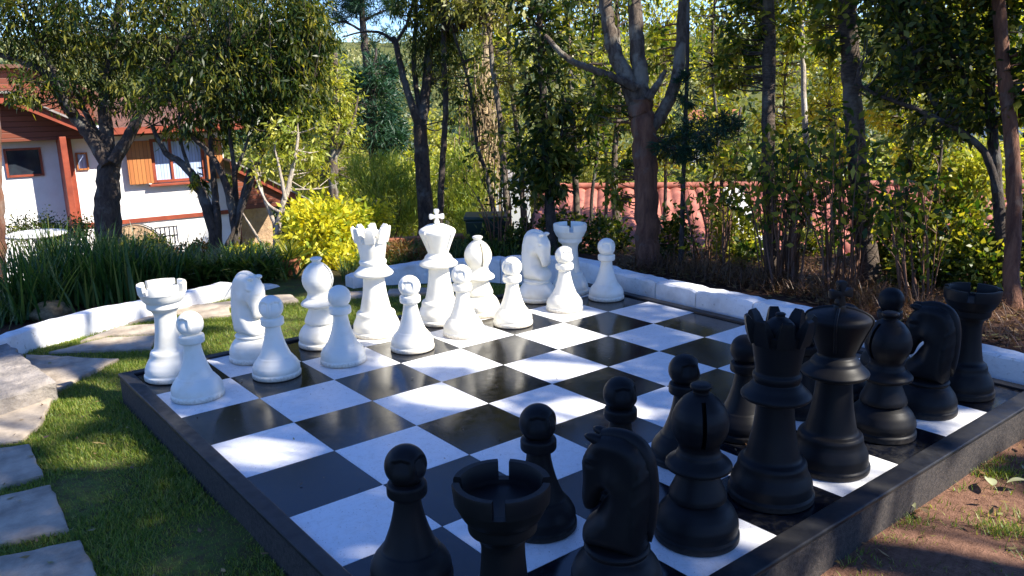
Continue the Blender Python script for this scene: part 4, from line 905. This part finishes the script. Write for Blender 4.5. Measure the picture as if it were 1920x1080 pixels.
def unseen_shade_trees():
    rng = np.random.default_rng(77); n = 72000
    T = np.stack([rng.uniform(-3.6, 4.6, n), rng.uniform(-7.0, 3.4, n), np.zeros(n)], 1)
    zr = rng.uniform(5.2, 11.0, n); P = T + SUN * (zr / SUN[2])[:, None]
    # clumpiness
    k = 520; sc = P[rng.integers(0, n, k)]
    idx = np.array([np.argmin(((sc - p) ** 2).sum(1)) for p in P[:0]]) if False else rng.integers(0, k, n)
    half = rng.uniform(size=n) < .5; P[half] = sc[idx[half]] + rng.normal(size=(half.sum(), 3)) * .34
    keep = np.ones(n, bool)
    for u, v, z, r in LIT:  # leaves dropped along sun rays so chosen spots stay lit
        d = P - at(u, v, z); d = d - (d @ SUN)[:, None] * SUN; keep &= ~(((d ** 2).sum(1) < (r * 1.2 + .065) ** 2) & (P[:, 2] > z))
    for c, r in SUNLIT + SUNLIT2:
        q = P - c; a = q @ SUN; e = q - a[:, None] * SUN; keep &= ~((a > 0) & ((e ** 2).sum(1) < r * r))
    v = P - CAM; dz = v @ AX[:, 2]; uu = 960 + FPX * (v @ AX[:, 0]) / dz; vv = 540 + FPX * (v @ AX[:, 1]) / dz
    keep &= ~((dz > 0) & (uu > -150) & (uu < 2070) & (vv > -60))
    keep &= P[:, 2] > 2.5
    P = P[keep]; bases = np.array([[5.6, -9.2], [8.6, -6.2], [6.6, -13.0], [2.2, -10.4], [10.2, -10.4]])
    own = np.argmin(((P[:, None, :2] - bases[None]) ** 2).sum(2), 1)
    lab = ['tall shade tree behind the camera, nearest to the bare soil', 'tall shade tree right of the camera', 'farthest tall shade tree behind the camera', 'tall shade tree straight behind the camera', 'outer shade tree far to the right behind the camera']
    for i, b in enumerate(bases):
        Q = P[own == i]; base = np.array([b[0], b[1], G]); root = empty('shade_tree', base, lab[i], 'tree', 'shade trees around the camera')
        q = Q - base; Dr = rng.normal(size=q.shape); L_ = rng.uniform(.11, .19, len(q))
        link('crown', quads_mesh('shade_crown', leaf_quads(q - unit(Dr) * (L_ * .5)[:, None], Dr, L_, L_ * .62, rng), rng.uniform(0, 1, len(q))), root, M['leaf_shade'])
        mb = MB(); c = q.mean(0); tp = np.array([c[0] * .6, c[1] * .6, 7.2]); st = spline([[0, 0, -.1], [.05, .1, 2.2], tp * [.5, .5, .7], tp], 5)
        mb.tube(st, np.linspace(.17, .08, len(st)), 10)
        for s_ in q[rng.integers(0, len(q), 26)]:
            a = st[rng.integers(len(st) // 2, len(st))]; Pp = spline([a, (a + s_) / 2 + rng.normal(size=3) * .1, s_], 4); mb.tube(Pp, np.linspace(.03, .006, len(Pp)), 5, cap=False)
        mb.build('trunk', M['bark_grey'], root, 60)
unseen_shade_trees()

# ------------------------------------------------------------------ shrubs, beds, undergrowth
def shrub(name, label, cat, group, clumps, leaf, L, W, seed, stems=6, droop=.1, per=18, spread=.2, stemmat='stem', out=.6, hollow=.35, sr=.008):
    rng = np.random.default_rng(seed); c0 = np.mean([c for c, r, n in clumps], axis=0); base = np.array([c0[0], c0[1], float(gz(c0[0], c0[1]))])
    root = empty(name, base, label, cat, group); cl = [(np.array(c) - base, r, n) for c, r, n in clumps]
    V, T, subs = foliage(cl, L, W, rng, droop, out, per, spread, 0, hollow); link('foliage', quads_mesh(name + '_foliage', V, T), root, leaf)
    mb = MB()
    for s_ in subs[rng.permutation(len(subs))[:stems * 4]]:
        a = np.array([rng.normal() * .05, rng.normal() * .05, -.05]); mid = a * .4 + s_ * .6 + rng.normal(size=3) * .05; mid[2] = s_[2] * .5
        mb.tube(spline([a, mid, s_], 4), np.linspace(sr, sr * .4, 9), 4, cap=False)
    mb.build('stems', M[stemmat], root); return root
shrub('shrub', 'large golden yellow green shrub in full sun left of the white queen', 'shrub', None, [C(600, 440, 8.4, 62, 58, 4200), C(645, 420, 8.6, 42, 34, 1500), C(570, 405, 8.8, 38, 26, 900), C(640, 495, 8.2, 30, 26, 900)], M['leaf_gold'], .075, .036, 81, per=24)
shrub('shrub', 'rounder lime shrub behind the golden shrub, beside the garden lamp', 'shrub', None, [C(700, 410, 9.4, 42, 24, 1700), C(672, 450, 8.9, 26, 40, 1500)], M['leaf_gold'], .055, .028, 82, per=24)
shrub('shrub', 'feathery bright green broom shrub left of the twin-forked trunk', 'shrub', None, [C(735, 380, 10.6, 62, 62, 3600), C(700, 330, 10.8, 50, 40, 1500)], M['leaf_broom'], .16, .012, 83, droop=-.9, out=.2, per=40)
shrub('shrub', 'feathery tall green broom shrub right of the twin-forked trunk', 'shrub', None, [C(862, 360, 10.8, 52, 70, 3600), C(880, 430, 10.4, 40, 30, 1200)], M['leaf_broom'], .16, .012, 84, droop=-.9, out=.2, per=40)
shrub('shrub', 'dark round clipped shrub beside the big left tree', 'shrub', None, [C(283, 470, 8.6, 30, 26, 2200)], M['leaf_dark'], .035, .02, 85, per=30)
shrub('shrub', 'dark low shrub under the shuttered window', 'shrub', None, [C(250, 490, 8.0, 60, 34, 2600), C(330, 500, 8.0, 30, 20, 700)], M['leaf_dark'], .05, .025, 86, per=24)
shrub('shrub', 'small rust coloured shrub by the lower window', 'shrub', None, [C(378, 468, 9.6, 24, 14, 800), C(330, 480, 9.4, 24, 16, 500)], M['leaf_rust'], .045, .025, 87)
shrub('hedge', 'low clipped green hedge strip behind the round white table', 'hedge', None, [C(60, 430, 10.8, 55, 9, 2300), C(130, 432, 10.8, 45, 9, 1900)], M['leaf_dark'], .035, .022, 88, per=40, spread=.3)
shrub('shrub', 'sunny lime ground shrub at the foot of the pale-stemmed tree', 'shrub', None, [C(480, 475, 9.0, 32, 12, 900), C(450, 472, 9.1, 24, 8, 500)], M['leaf_gold'], .05, .026, 89)
shrub('shrub', 'brown tangled plant before the brick edging', 'shrub', None, [C(745, 478, 8.3, 34, 18, 1100), C(800, 480, 8.3, 34, 14, 700)], M['leaf_rust'], .07, .012, 90, per=20)
hedge_spots = [(905, 470, 8.9, 46, 28, 'leaf_dark', 'low dark shrub in front of the green bin'), (985, 455, 8.8, 46, 34, 'leaf_dark', 'dark leafy shrub behind the far white knight'), (1055, 430, 8.9, 44, 36, 'leaf_dark', 'dark shrub behind the far white rook'),
               (1135, 450, 8.7, 50, 42, 'leaf_dark', 'dark shrub left of the foot of the big forked trunk'), (1262, 450, 8.2, 34, 44, 'leaf_dark', 'dark shrub right of the foot of the big forked trunk'), (1375, 440, 8.3, 52, 46, 'leaf_yellow', 'sunlit yellow green shrub below the white roof sheet'), (1400, 480, 7.9, 40, 26, 'leaf_mid', 'low green shrub before the straight ringed trunk'),
               (1520, 470, 8.4, 50, 40, 'leaf_dark', 'dark shrub among the reddish stems'), (1680, 440, 7.6, 62, 58, 'leaf_mid', 'glossy shrub right of the thick ringed trunk'), (1790, 430, 7.3, 62, 66, 'leaf_mid', 'glossy shrub left of the right-edge trunks'),
               (1735, 505, 6.9, 72, 38, 'leaf_dark', 'low dense shrub behind the far black knight'), (1860, 500, 6.6, 58, 52, 'leaf_mid', 'dense shrub behind the far black rook'), (1930, 440, 6.6, 50, 80, 'leaf_dark', 'tall shrub at the right edge'), (1830, 330, 7.4, 60, 45, 'leaf_yellow', 'sunlit shrub top under the arching branch'), (1750, 320, 8.2, 50, 35, 'leaf_mid', 'loose leafy shrub under the arching branch')]
for i, (u, v, s_, ru, rv, lf, lb) in enumerate(hedge_spots):
    shrub('shrub', lb, 'shrub', 'shrubs behind the curb', [C(u, v, s_, ru, rv, int(ru * rv * .62))], M[lf], .065, .034, 100 + i, per=10, spread=.22)
# bare reddish stems
def stems(u0, u1, v, s_, n, label, seed, h=(150, 290), lean=60):
    rng = np.random.default_rng(seed); b0 = at((u0 + u1) / 2, v, G); root = empty('bare_shrub', b0, label, 'shrub', 'clumps of bare stems'); mb = MB(); tips = []
    for i in range(n):
        u = rng.uniform(u0, u1); a = dep(u, v + rng.uniform(-12, 8), s_ + rng.normal() * .15); a[2] = G - .03; hh = rng.uniform(*h); dx = (u - (u0 + u1) / 2) / (u1 - u0) * lean + rng.normal() * 22
        m_ = dep(u + dx * .35 + rng.normal() * 5, v - hh * .5, s_ + rng.normal() * .15); t = dep(u + dx, v - hh, s_ + rng.normal() * .25); Q = spline([a - b0, m_ - b0, t - b0], 5); r = rng.uniform(.005, .012)
        mb.tube(Q, np.linspace(r, r * .35, len(Q)), 5, cap=False); tips.append(Q[-1])
        for k in range(rng.integers(1, 4)):
            q = Q[rng.integers(4, len(Q))]; e = q + np.array([rng.normal() * .12, rng.normal() * .1, rng.uniform(.08, .3)]); mb.tube([q, (q + e) / 2 + rng.normal(size=3) * .02, e], [r * .5, r * .35, r * .2], 4, cap=False); tips.append(e)
    mb.build('stems', M['stem'], root); P = np.array(tips); P = np.repeat(P, 5, 0) + rng.normal(size=(len(P) * 5, 3)) * .07
    link('leaves', quads_mesh('bare_leaves', leaf_quads(P, rng.normal(size=P.shape) - [0, 0, .5], rng.uniform(.06, .12, len(P)), .045, rng), rng.uniform(0, 1, len(P))), root, M['leaf_mid'])
stems(1430, 1500, 535, 7.2, 46, 'fan of bare reddish stems left of the thick ringed trunk', 1)
stems(1540, 1610, 545, 6.9, 34, 'fan of bare reddish stems at the foot of the thick ringed trunk', 2)
stems(1300, 1370, 500, 7.9, 22, 'thin bare stems left of the straight ringed trunk', 3, (100, 220), 60)
stems(925, 1000, 470, 8.8, 18, 'thin bare stems behind the far white knight', 4, (80, 200), 50)
stems(1690, 1760, 560, 6.6, 20, 'thin bare stems behind the far black knight', 5, (100, 240), 60)

def blades(n, area, L, W, seed, lean=.35, curve=.6, seg=2, base_jit=None):
    """curved strap blades as chains of quads: returns (quads, tint)"""
    rng = np.random.default_rng(seed); P = area(n, rng); az_ = rng.uniform(0, 2 * np.pi, n); H = L * rng.uniform(.55, 1.15, n); le = lean * rng.uniform(.2, 1.4, n); t = rng.uniform(0, 1, n)
    o = np.stack([np.cos(az_), np.sin(az_), np.zeros(n)], 1); s_ = np.stack([-np.sin(az_), np.cos(az_), np.zeros(n)], 1) * (W * .5); Q = []; prev = None
    for i in range(seg + 1):
        f = i / seg; c = P + o * (H * le * f * (1 + curve * f))[:, None] + np.array([0, 0, 1.]) * (H * (f - curve * .55 * le * f * f))[:, None]; w_ = s_ * (1 - f ** 1.6 * .92)
        if prev is not None: Q.append(np.stack([prev[0], prev[1], c + w_, c - w_], 1))
        prev = (c - w_, c + w_)
    return np.concatenate(Q), np.tile(t, seg)
def strap_clump(label, u, v, z, rx, n, L, W, seed, lean=.35, mat='strap', name='strap_leaf_plant', curve=.6):
    c = at(u, v, z); root = empty(name, c, label, 'plant', 'strap-leaved plants in the left bed')
    ar = lambda n, rng: np.c_[rng.normal(size=n) * rx * .5, rng.normal(size=n) * rx * .4, np.zeros(n)]
    V, T = blades(n, ar, L, W, seed, lean, curve, 5); link('leaves', quads_mesh('strap_leaves', V, T), root, M[mat]); return root
for i, (u, v, rx, n, L, le, lb) in enumerate(((70, 585, .30, 230, .62, .35, 'tall strap-leaved clump left of the yellow rock'), (150, 560, .32, 260, .68, .30, 'tall strap-leaved clump behind the yellow rock'), (215, 560, .30, 240, .66, .35, 'tall strap-leaved clump in the middle of the left bed'),
                                 (270, 548, .28, 200, .60, .4, 'tall strap-leaved clump left of the white rook crown'), (110, 540, .34, 240, .70, .3, 'strap-leaved clump in the back of the bed below the white table'), (200, 530, .34, 220, .62, .35, 'strap-leaved clump at the foot of the big left tree'),
                                 (350, 530, .30, 240, .40, .9, 'low arching dark clump right of the white rook crown'), (400, 528, .30, 260, .42, .9, 'low arching dark clump in the middle by the wall end'), (455, 525, .30, 260, .42, .9, 'low arching dark clump above the left white knight'), (500, 520, .26, 200, .38, .9, 'low arching dark clump beside the terracotta pot'), (310, 535, .28, 200, .45, .7, 'arching clump between the tall and low plants'))):
    strap_clump(lb, u, v, G + .02, rx, n, L * .86, .022 if le < .6 else .03, 200 + i, le)
strap_clump('small light green grassy tuft at the left edge by the dark trunk', 25, 600, G, .25, 260, .26, .012, 230, .6)
# undergrowth: dry grass and fallen leaves
def scatter_obj(name, mat, V, T, kind, label=None): o = link(name, quads_mesh(name, V, T), None, M[mat]); tag(o, kind=kind); return o
def ar_poly(px, z):
    P = np.array([at(u, v, z)[:2] for u, v in px]); lo, hi = P.min(0), P.max(0)
    def f(n, rng):
        out = []
        while sum(len(o) for o in out) < n:
            q = rng.uniform(lo, hi, (n, 2)); c = np.zeros(len(q), bool)
            for (x1, y1), (x2, y2) in zip(P, np.roll(P, -1, 0)):
                c ^= ((y1 > q[:, 1]) != (y2 > q[:, 1])) & (q[:, 0] < (x2 - x1) * (q[:, 1] - y1) / (y2 - y1 + 1e-12) + x1)
            out.append(q[c])
        q = np.concatenate(out)[:n]; return np.c_[q, np.full(n, z)]
    return f
bedpx = [(1140, 505), (1300, 528), (1600, 585), (1920, 660), (2100, 700), (2100, 560), (1700, 500), (1300, 470), (1130, 470)]
V, T = blades(5000, ar_poly(bedpx, G), .13, .006, 301, 1.3, .5, 3); scatter_obj('dry_grass', 'straw', V, T, 'stuff')
V, T = blades(1100, ar_poly([(1180, 506), (1500, 560), (1750, 620), (1750, 580), (1500, 530), (1200, 490)], G), .24, .007, 302, .9, .6, 3); scatter_obj('dry_grass', 'straw', V, T, 'stuff')
bk = [(640, 530), (730, 508), (860, 485), (1040, 485), (1040, 455), (700, 470), (640, 500)]
V, T = blades(2500, ar_poly(bk, G), .2, .008, 303, .7, .5, 3); scatter_obj('ground_cover', 'strap', V, T, 'stuff')
def litter(name, px, z, n, size, seed, mat):
    rng = np.random.default_rng(seed); P = ar_poly(px, z)(n, rng); P[:, 2] += .006; D_ = rng.normal(size=P.shape); D_[:, 2] *= .12; D_ = unit(D_); s_ = np.cross(D_, np.array([0, 0, 1.]) + rng.normal(size=P.shape) * .15); s_ = unit(s_)
    L_ = size * rng.uniform(.5, 1.3, n)[:, None]; V = np.stack([P, P + D_ * L_ * .45 + s_ * L_ * .22, P + D_ * L_ + [0, 0, .004], P + D_ * L_ * .45 - s_ * L_ * .22], 1); V[:, :, 2] = np.maximum(V[:, :, 2], z + .001)
    o = link(name, quads_mesh(name, V, rng.uniform(0, 1, n)), None, M[mat]); tag(o, kind='stuff')
M['litter'] = leafmat('leaf litter', [(.06, .03, .015), (.16, .08, .035), (.26, .16, .06), (.20, .20, .06)], .15)
litter('leaf_litter', bedpx, G + .01, 2600, .07, 501, 'litter')
litter('leaf_litter', [(1400, 1150), (1560, 1040), (1900, 790), (2100, 730), (2200, 1150)], G + .01, 90, .045, 502, 'litter')
litter('leaf_litter', [(-200, 1150), (0, 700), (75, 660), (232, 760), (560, 1100)], G + .03, 60, .035, 503, 'litter')
litter('leaf_litter', [(300, 740), (1216, 566), (1840, 770), (1300, 1110), (660, 1080)], .0005, 70, .016, 504, 'litter')
# lawn
SLABS = [o for o in bpy.data.objects if o.name.startswith(('stepping_stone', 'stone_block'))]
def lawn(name, n, px, L, W, seed, mat='grass', dens=None, lean=.6):
    ar0 = ar_poly(px, G)
    V, T = blades(n, ar0, L, W, seed, lean, .5, 2); k = len(V) // 2
    base = V[:k].mean(1)[:, :2] if False else V[:k, 0, :2]
    keep = np.ones(k, bool)
    keep &= ~((base[:, 0] > B0 - .005) & (base[:, 0] < B1) & (base[:, 1] < Y0 + .005) & (base[:, 1] > Y1 - .005))
    for o in SLABS:
        co = np.array([v.co[:2] for v in o.data.vertices]) + np.array(o.location[:2]); ring = co[:(len(co) - 1) // 7]; ins = np.zeros(k, bool)
        for (x1, y1), (x2, y2) in zip(ring, np.roll(ring, -1, 0)):
            ins ^= ((y1 > base[:, 1]) != (y2 > base[:, 1])) & (base[:, 0] < (x2 - x1) * (base[:, 1] - y1) / (y2 - y1 + 1e-12) + x1)
        keep &= ~ins
    if dens is not None: keep &= dens(base, np.random.default_rng(seed + 1))
    kk = np.r_[keep, keep]; o = link(name, quads_mesh(name, V[kk], T[kk]), None, M[mat]); tag(o, kind='stuff')
def patchy(th, f):
    def g(b, rng):
        nz = np.sin(b[:, 0] * 7.1 * f + 1.3 * np.sin(b[:, 1] * 5.3 * f)) + np.sin(b[:, 1] * 8.3 * f + 1.7 * np.sin(b[:, 0] * 6.1 * f)) + .7 * np.sin(b[:, 0] * 23 * f + b[:, 1] * 17 * f); return nz + rng.normal(size=len(b)) * 1.1 > th
    return g
lawn('lawn_grass', 130000, [(-200, 1250), (-200, 700), (0, 640), (75, 656), (300, 596), (430, 562), (530, 560), (232, 705), (640, 1100), (700, 1250)], .031, .0042, 401, dens=patchy(-1.8, 1))
lawn('lawn_grass', 45000, [(280, 640), (430, 590), (560, 560), (740, 540), (1000, 535), (1000, 600), (640, 640), (400, 700), (240, 720)], .030, .004, 402)
lawn('lawn_grass', 42000, [(1400, 1150), (1560, 1040), (1900, 790), (2100, 730), (2200, 1150)], .032, .0042, 403, dens=patchy(1.7, 1.3))
# fallen leaves
rng = np.random.default_rng(9)
for i, (u, v, sz, rz) in enumerate(((1855, 905, .10, .6), (1908, 905, .09, 2.5), (1730, 958, .06, 1.), (1712, 948, .05, 4.))):
    c = at(u, v, G + .03); mb = MB(); n = 9; V = []
    for j in range(n):
        t = j / (n - 1); w_ = .22 * math.sin(math.pi * t ** .8) + .01; z = .12 * math.sin(t * 3) ; V += [[t - .5, -w_, z + .06], [t - .5, 0, z], [t - .5, w_, z + .06]]
    mb.add(np.array(V) * sz, [(3 * j, 3 * j + 1, 3 * j + 4, 3 * j + 3) for j in range(n - 1)] + [(3 * j + 1, 3 * j + 2, 3 * j + 5, 3 * j + 4) for j in range(n - 1)])
    o = mb.build('fallen_leaf', M['drop'], None, 60); o.location = c; o.rotation_euler = (.15, .1, rz); o.data.attributes.new('tint', 'FLOAT', 'FACE').data.foreach_set('value', np.full(len(o.data.polygons), [.5, .45, .1, .6][i]))
    tag(o, ['pale green fallen leaf on the bare soil', 'grey green fallen leaf at the right edge of the soil', 'brown fallen leaf against the board foot', 'small pale fallen leaf by the board foot'][i], 'leaf', 'fallen leaves on the soil')
# rock
def rock(u, v, z, r, label, mat, seed, sq=.6):
    rng = np.random.default_rng(seed); bm = bmesh.new(); bmesh.ops.create_icosphere(bm, subdivisions=4, radius=1)
    ph = rng.uniform(0, 6, 9)
    for q in bm.verts:
        c = q.co; d = 1 + .16 * math.sin(c.x * 3 + ph[0]) * math.sin(c.y * 2.6 + ph[1]) + .1 * math.sin(c.z * 5 + ph[2] + c.x * 3) + .04 * math.sin(c.x * 11 + ph[3]) * math.sin(c.y * 12 + ph[4]); q.co = c * d
    me = bpy.data.meshes.new('rock'); bm.to_mesh(me); bm.free(); o = link('rock', me, None, M[mat], 180); c = at(u, v, z); o.location = c; o.scale = (r, r * .7, r * sq); o.rotation_euler = (0, .15, .5); return tag(o, label, 'rock')
M['rock'] = basic('yellowish rock', (.38, .27, .13), (.20, .14, .07), 6, .85, .8, 22, .03)
rock(97, 588, G + .03, .17, 'yellowish boulder on the left bed behind the low white wall', 'rock', 3)
# round white table, garden chair
def white_table():
    c = dep(68, 436, 9.6); zb = float(gz(c[0], c[1])); root = empty('garden_table', (c[0], c[1], zb), 'round white garden table behind the tall strap leaves', 'table')
    h = c[2] - zb; mb = MB(); mb.lathe(chaikin([(0, h), (.31, h), (.33, h - .012), (.325, h - .03), (.30, h - .035), (0, h - .035)], 1), 48); mb.build('tabletop', M['trimwhite'], root, 40)
    mb = MB(); mb.lathe([(0, 0), (.2, 0), (.2, .02), (.05, .05), (.035, .2), (.035, max(.3, h - .036)), (0, max(.3, h - .036))], 24); mb.build('leg', M['trimwhite'], root, 40)
white_table()
def white_chair():
    c = dep(250, 478, 9.9); zb = float(gz(c[0], c[1])); root = empty('garden_chair', (c[0], c[1], zb), 'white garden chair standing right of the big left tree', 'chair', None, .5); k = .5
    for x in (-.2, .2):
        for y in (-.2, .2): mb = MB(); mb.tube([[x * 1.1 * k, y * 1.1 * k, 0], [x * k, y * k, .42 * k]], .016, 6); mb.build('leg', M['trimwhite'], root, 60)
    mb = MB(); mb.box((-.23 * k, -.23 * k, .42 * k), (.23 * k, .23 * k, .45 * k)); mb.build('seat', M['trimwhite'], root, bevel=.006)
    mb = MB()
    for i in range(6): mb.box(((-.22 + i * .08) * k, .20 * k, .46 * k), ((-.18 + i * .08) * k, .22 * k, (.88 + .05 * math.sin(i / 5 * math.pi)) * k))
    mb.box((-.23 * k, .195 * k, .86 * k), (.23 * k, .225 * k, .89 * k)); mb.build('backrest', M['trimwhite'], root)
white_chair()
def pot(u, v, s_, r, label, seed, flower='leaf_mid'):
    c = dep(u, v, s_); zb = float(gz(c[0], c[1])); root = empty('flower_pot', (c[0], c[1], zb), label, 'pot', 'potted plants by the golden shrub')
    mb = MB(); mb.lathe(chaikin([(0, 0), (r * .6, 0), (r * .85, r * .7), (r, r * 1.3), (r * 1.08, r * 1.32), (r * 1.08, r * 1.5), (r * .95, r * 1.5), (r * .9, r * 1.3), (0, r * 1.3)], 1), 36); mb.build('pot', M['terracotta'], root, 50)
    V, T = blades(90, lambda n, g: np.c_[g.normal(size=n) * r * .3, g.normal(size=n) * r * .3, np.full(n, r * 1.25)], r * 2.6, .016, seed, .8, .6, 4); link('plant', quads_mesh('pot_plant', V, T), root, M[flower])
pot(545, 528, 7.9, .11, 'terracotta pot with a leafy plant behind the left white bishop', 1)
pot(574, 500, 8.3, .08, 'small terracotta pot just behind the larger pot', 2, 'leaf_yellow')
def lamp():
    c = dep(672, 440, 9.3); zb = float(gz(c[0], c[1])); z1 = dep(672, 405, 9.3)[2] - zb; root = empty('garden_lamp', (c[0], c[1], zb), 'small white lantern garden lamp on a thin post before the lime shrub', 'lamp')
    mb = MB(); mb.tube([[0, 0, 0], [0, 0, z1 - .06]], .016, 8); mb.build('post', M['metal_dark'], root, 60)
    mb = MB(); mb.lathe([(0, z1 - .06), (.03, z1 - .06), (.045, z1 + .04), (0, z1 + .04)], 6); mb.build('lantern', M['trimwhite'], root)
    mb = MB(); mb.lathe([(0, z1 + .041), (.06, z1 + .041), (.05, z1 + .055), (.015, z1 + .09), (0, z1 + .1)], 6); mb.build('cap', M['trimwhite'], root)
lamp()
def bin_():
    c = dep(912, 440, 9.3); zb = float(gz(c[0], c[1])); z1 = dep(912, 400, 9.3)[2] - zb; root = empty('garden_bin', (c[0], c[1], zb), 'dark green plastic garden bin in the shade behind the white bishop', 'bin', None, R_(-38)); w_ = .23
    mb = MB(); mb.add([[x * w_ * k, y * w_ * k * .9, z] for z, k in ((0, .82), (z1 - .05, 1)) for x, y in ((-1, -1), (1, -1), (1, 1), (-1, 1))], [(0, 3, 2, 1), (4, 5, 6, 7)] + [(i, (i + 1) % 4, 4 + (i + 1) % 4, 4 + i) for i in range(4)]); mb.build('body', M['bin'], root, bevel=.015)
    mb = MB(); mb.box((-w_ * 1.06, -w_ * .98, z1 - .048), (w_ * 1.06, w_ * .98, z1)); mb.build('lid', M['bin'], root, bevel=.015)
bin_()
def brick_edge():
    a = dep(722, 449, 9.0); b = dep(875, 456, 9.2); zt = a[2]; b[2] = zt; d = unit(b - a); root = empty('brick_planter', (a[0], a[1], float(gz(a[0], a[1]))), 'low brick planter wall with an orange coping behind the white queen', 'planter', None, math.atan2(d[1], d[0])); L = float(np.linalg.norm(b - a)); z0 = root.location.z
    mb = MB(); mb.box((0, 0, -.1), (L, .12, zt - z0 - .035)); mb.build('wall', M['terracotta'], root, bevel=.004)
    mb = MB()
    for i in range(int(L / .11)): mb.box((i * .11 + .003, -.012, zt - z0 - .034), (i * .11 + .107, .135, zt - z0))
    mb.build('coping', M['terracotta'], root, bevel=.004)
brick_edge()

# ------------------------------------------------------------------ the valley: middle-distance trees and the far wood
def protos():
    out = []
    for i, (lf, bk, h) in enumerate((('leaf_yellow', 'bark_pale', 5.), ('leaf_olive', 'bark_grey', 6.), ('leaf_valley', 'bark_grey', 6.5), ('needle', 'bark_dark', 8.))):
        rng = np.random.default_rng(500 + i); base = np.array([0, 0, 0.])
        if i < 3: cl = [(np.array([rng.normal() * .9, rng.normal() * .9, h * rng.uniform(.35, .85)]), (1.1, 1.1, .9), 620) for _ in range(8)]
        else: cl = [(np.array([0, 0, h * (.25 + .1 * k)]), (1.5 * (1 - k / 8.5), 1.5 * (1 - k / 8.5), .35), 520) for k in range(8)]
        V, T, subs = foliage(cl, .20 if i < 3 else .26, .11 if i < 3 else .05, rng, .3, .6, 30, .2)
        mb = MB(); sk = spline([[0, 0, -.5], [.1, .05, h * .3], [-.05, .1, h * .6], [0, 0, h * .9]], 5); mb.tube(sk, np.linspace(.13, .04, len(sk)), 8)
        twigs(mb, subs, [sk[4:]], rng, .02, 3)
        me = mb.mesh('trunk'); me.materials.append(M[bk]); me.shade_smooth(); q = quads_mesh('crown', V, T); q.materials.append(M[lf]); out.append((me, q))
    return out
PR = protos()
def midtree(k, x, y, s_, rz, label, group):
    r = empty('pine_tree' if k == 3 else 'broadleaf_tree', (x, y, float(gz(x, y))), label, 'tree', group, rz); r.scale = (s_, s_, s_)
    for n, me in zip(('trunk', 'crown'), PR[k]): o = bpy.data.objects.new(n, me); COL.objects.link(o); o.parent = r
rng = np.random.default_rng(12)
mids = []
kinds = ['yellow green sunlit tree in the valley behind the garden', 'olive bushy tree in the valley behind the garden', 'mid green tree in the valley behind the garden', 'dark pointed conifer in the valley behind the garden']
for i in range(74):
    azd = rng.uniform(14, 92) if i > 16 else rng.uniform(56, 76); d = rng.uniform(17, 56) if i > 16 else rng.uniform(17, 30)
    if azd > 68 and d < 26: continue
    x = CAM[0] + d * math.cos(R_(azd)); y = CAM[1] + d * math.sin(R_(azd))
    if azd < 52 and 10 < d < 18.5: continue
    if 3 < x < 17 and 0 < y < 16 and azd > 50 and d < 27 and x < 5 + (13.5 - y) * .75 + 2.6: continue
    k = int(rng.choice([0, 1, 2, 3], p=[.42, .28, .18, .12])) if azd > 50 else int(rng.choice([0, 1, 2, 3], p=[.25, .35, .3, .1]))
    pv = np.array([x, y, 0]) - CAM; uu = 960 + FPX * (pv @ AX[:, 0]) / (pv @ AX[:, 2])
    lm = [(300, 'above the white house'), (560, 'behind the multi-stemmed tree'), (700, 'above the golden shrub'), (830, 'behind the twin-forked tree'), (960, 'behind the vine-wrapped trunk'), (1110, 'behind the dense dark tree'), (1240, 'behind the big forked trunk'), (1400, 'above the white roof sheet'), (1530, 'behind the thin pale trunk'), (1660, 'behind the thick ringed trunk'), (1800, 'under the arching branch'), (9999, 'behind the right-edge trunks')]
    where = [t_ for q_, t_ in lm if uu < q_][0]; far = 'nearer' if d < 27 else ('distant' if d < 42 else 'farthest')
    lb = far + ' ' + ['yellow green sunlit tree', 'olive bushy tree', 'mid green tree', 'dark pointed conifer'][k] + ' in the valley, ' + where
    midtree(k, x, y, rng.uniform(.65, 1.0) * (.8 if d < 25 else 1.05), rng.uniform(0, 6), lb, lb.replace(' in the valley', 's in the valley'))
def far_wood():
    rng = np.random.default_rng(31); V = []; T = []; n = 1500
    for i in range(n):
        a = R_(rng.uniform(5, 100)); d = 56 + 200 * rng.uniform() ** .8; x = CAM[0] + d * math.cos(a); y = CAM[1] + d * math.sin(a); z = float(gz(x, y)); s_ = rng.uniform(1.3, 2.6); m_ = 140; c = rng.uniform()
        dr = unit(rng.normal(size=(m_, 3))); P = np.array([x, y, z + s_ * .8]) + dr * s_ * rng.uniform(.5, 1, m_)[:, None] * [1, 1, 1.2]
        V.append(leaf_quads(P, dr + rng.normal(size=(m_, 3)) * .6, .34 * s_ * rng.uniform(.5, .9, m_), .2 * s_, rng)); T.append(np.clip(c ** 1.6 * .85 + rng.uniform(0, .22, m_), 0, 1))
    o = link('far_wood', quads_mesh('far_wood', np.concatenate(V), np.concatenate(T)), None, M['forest']); tag(o, kind='stuff')
far_wood()
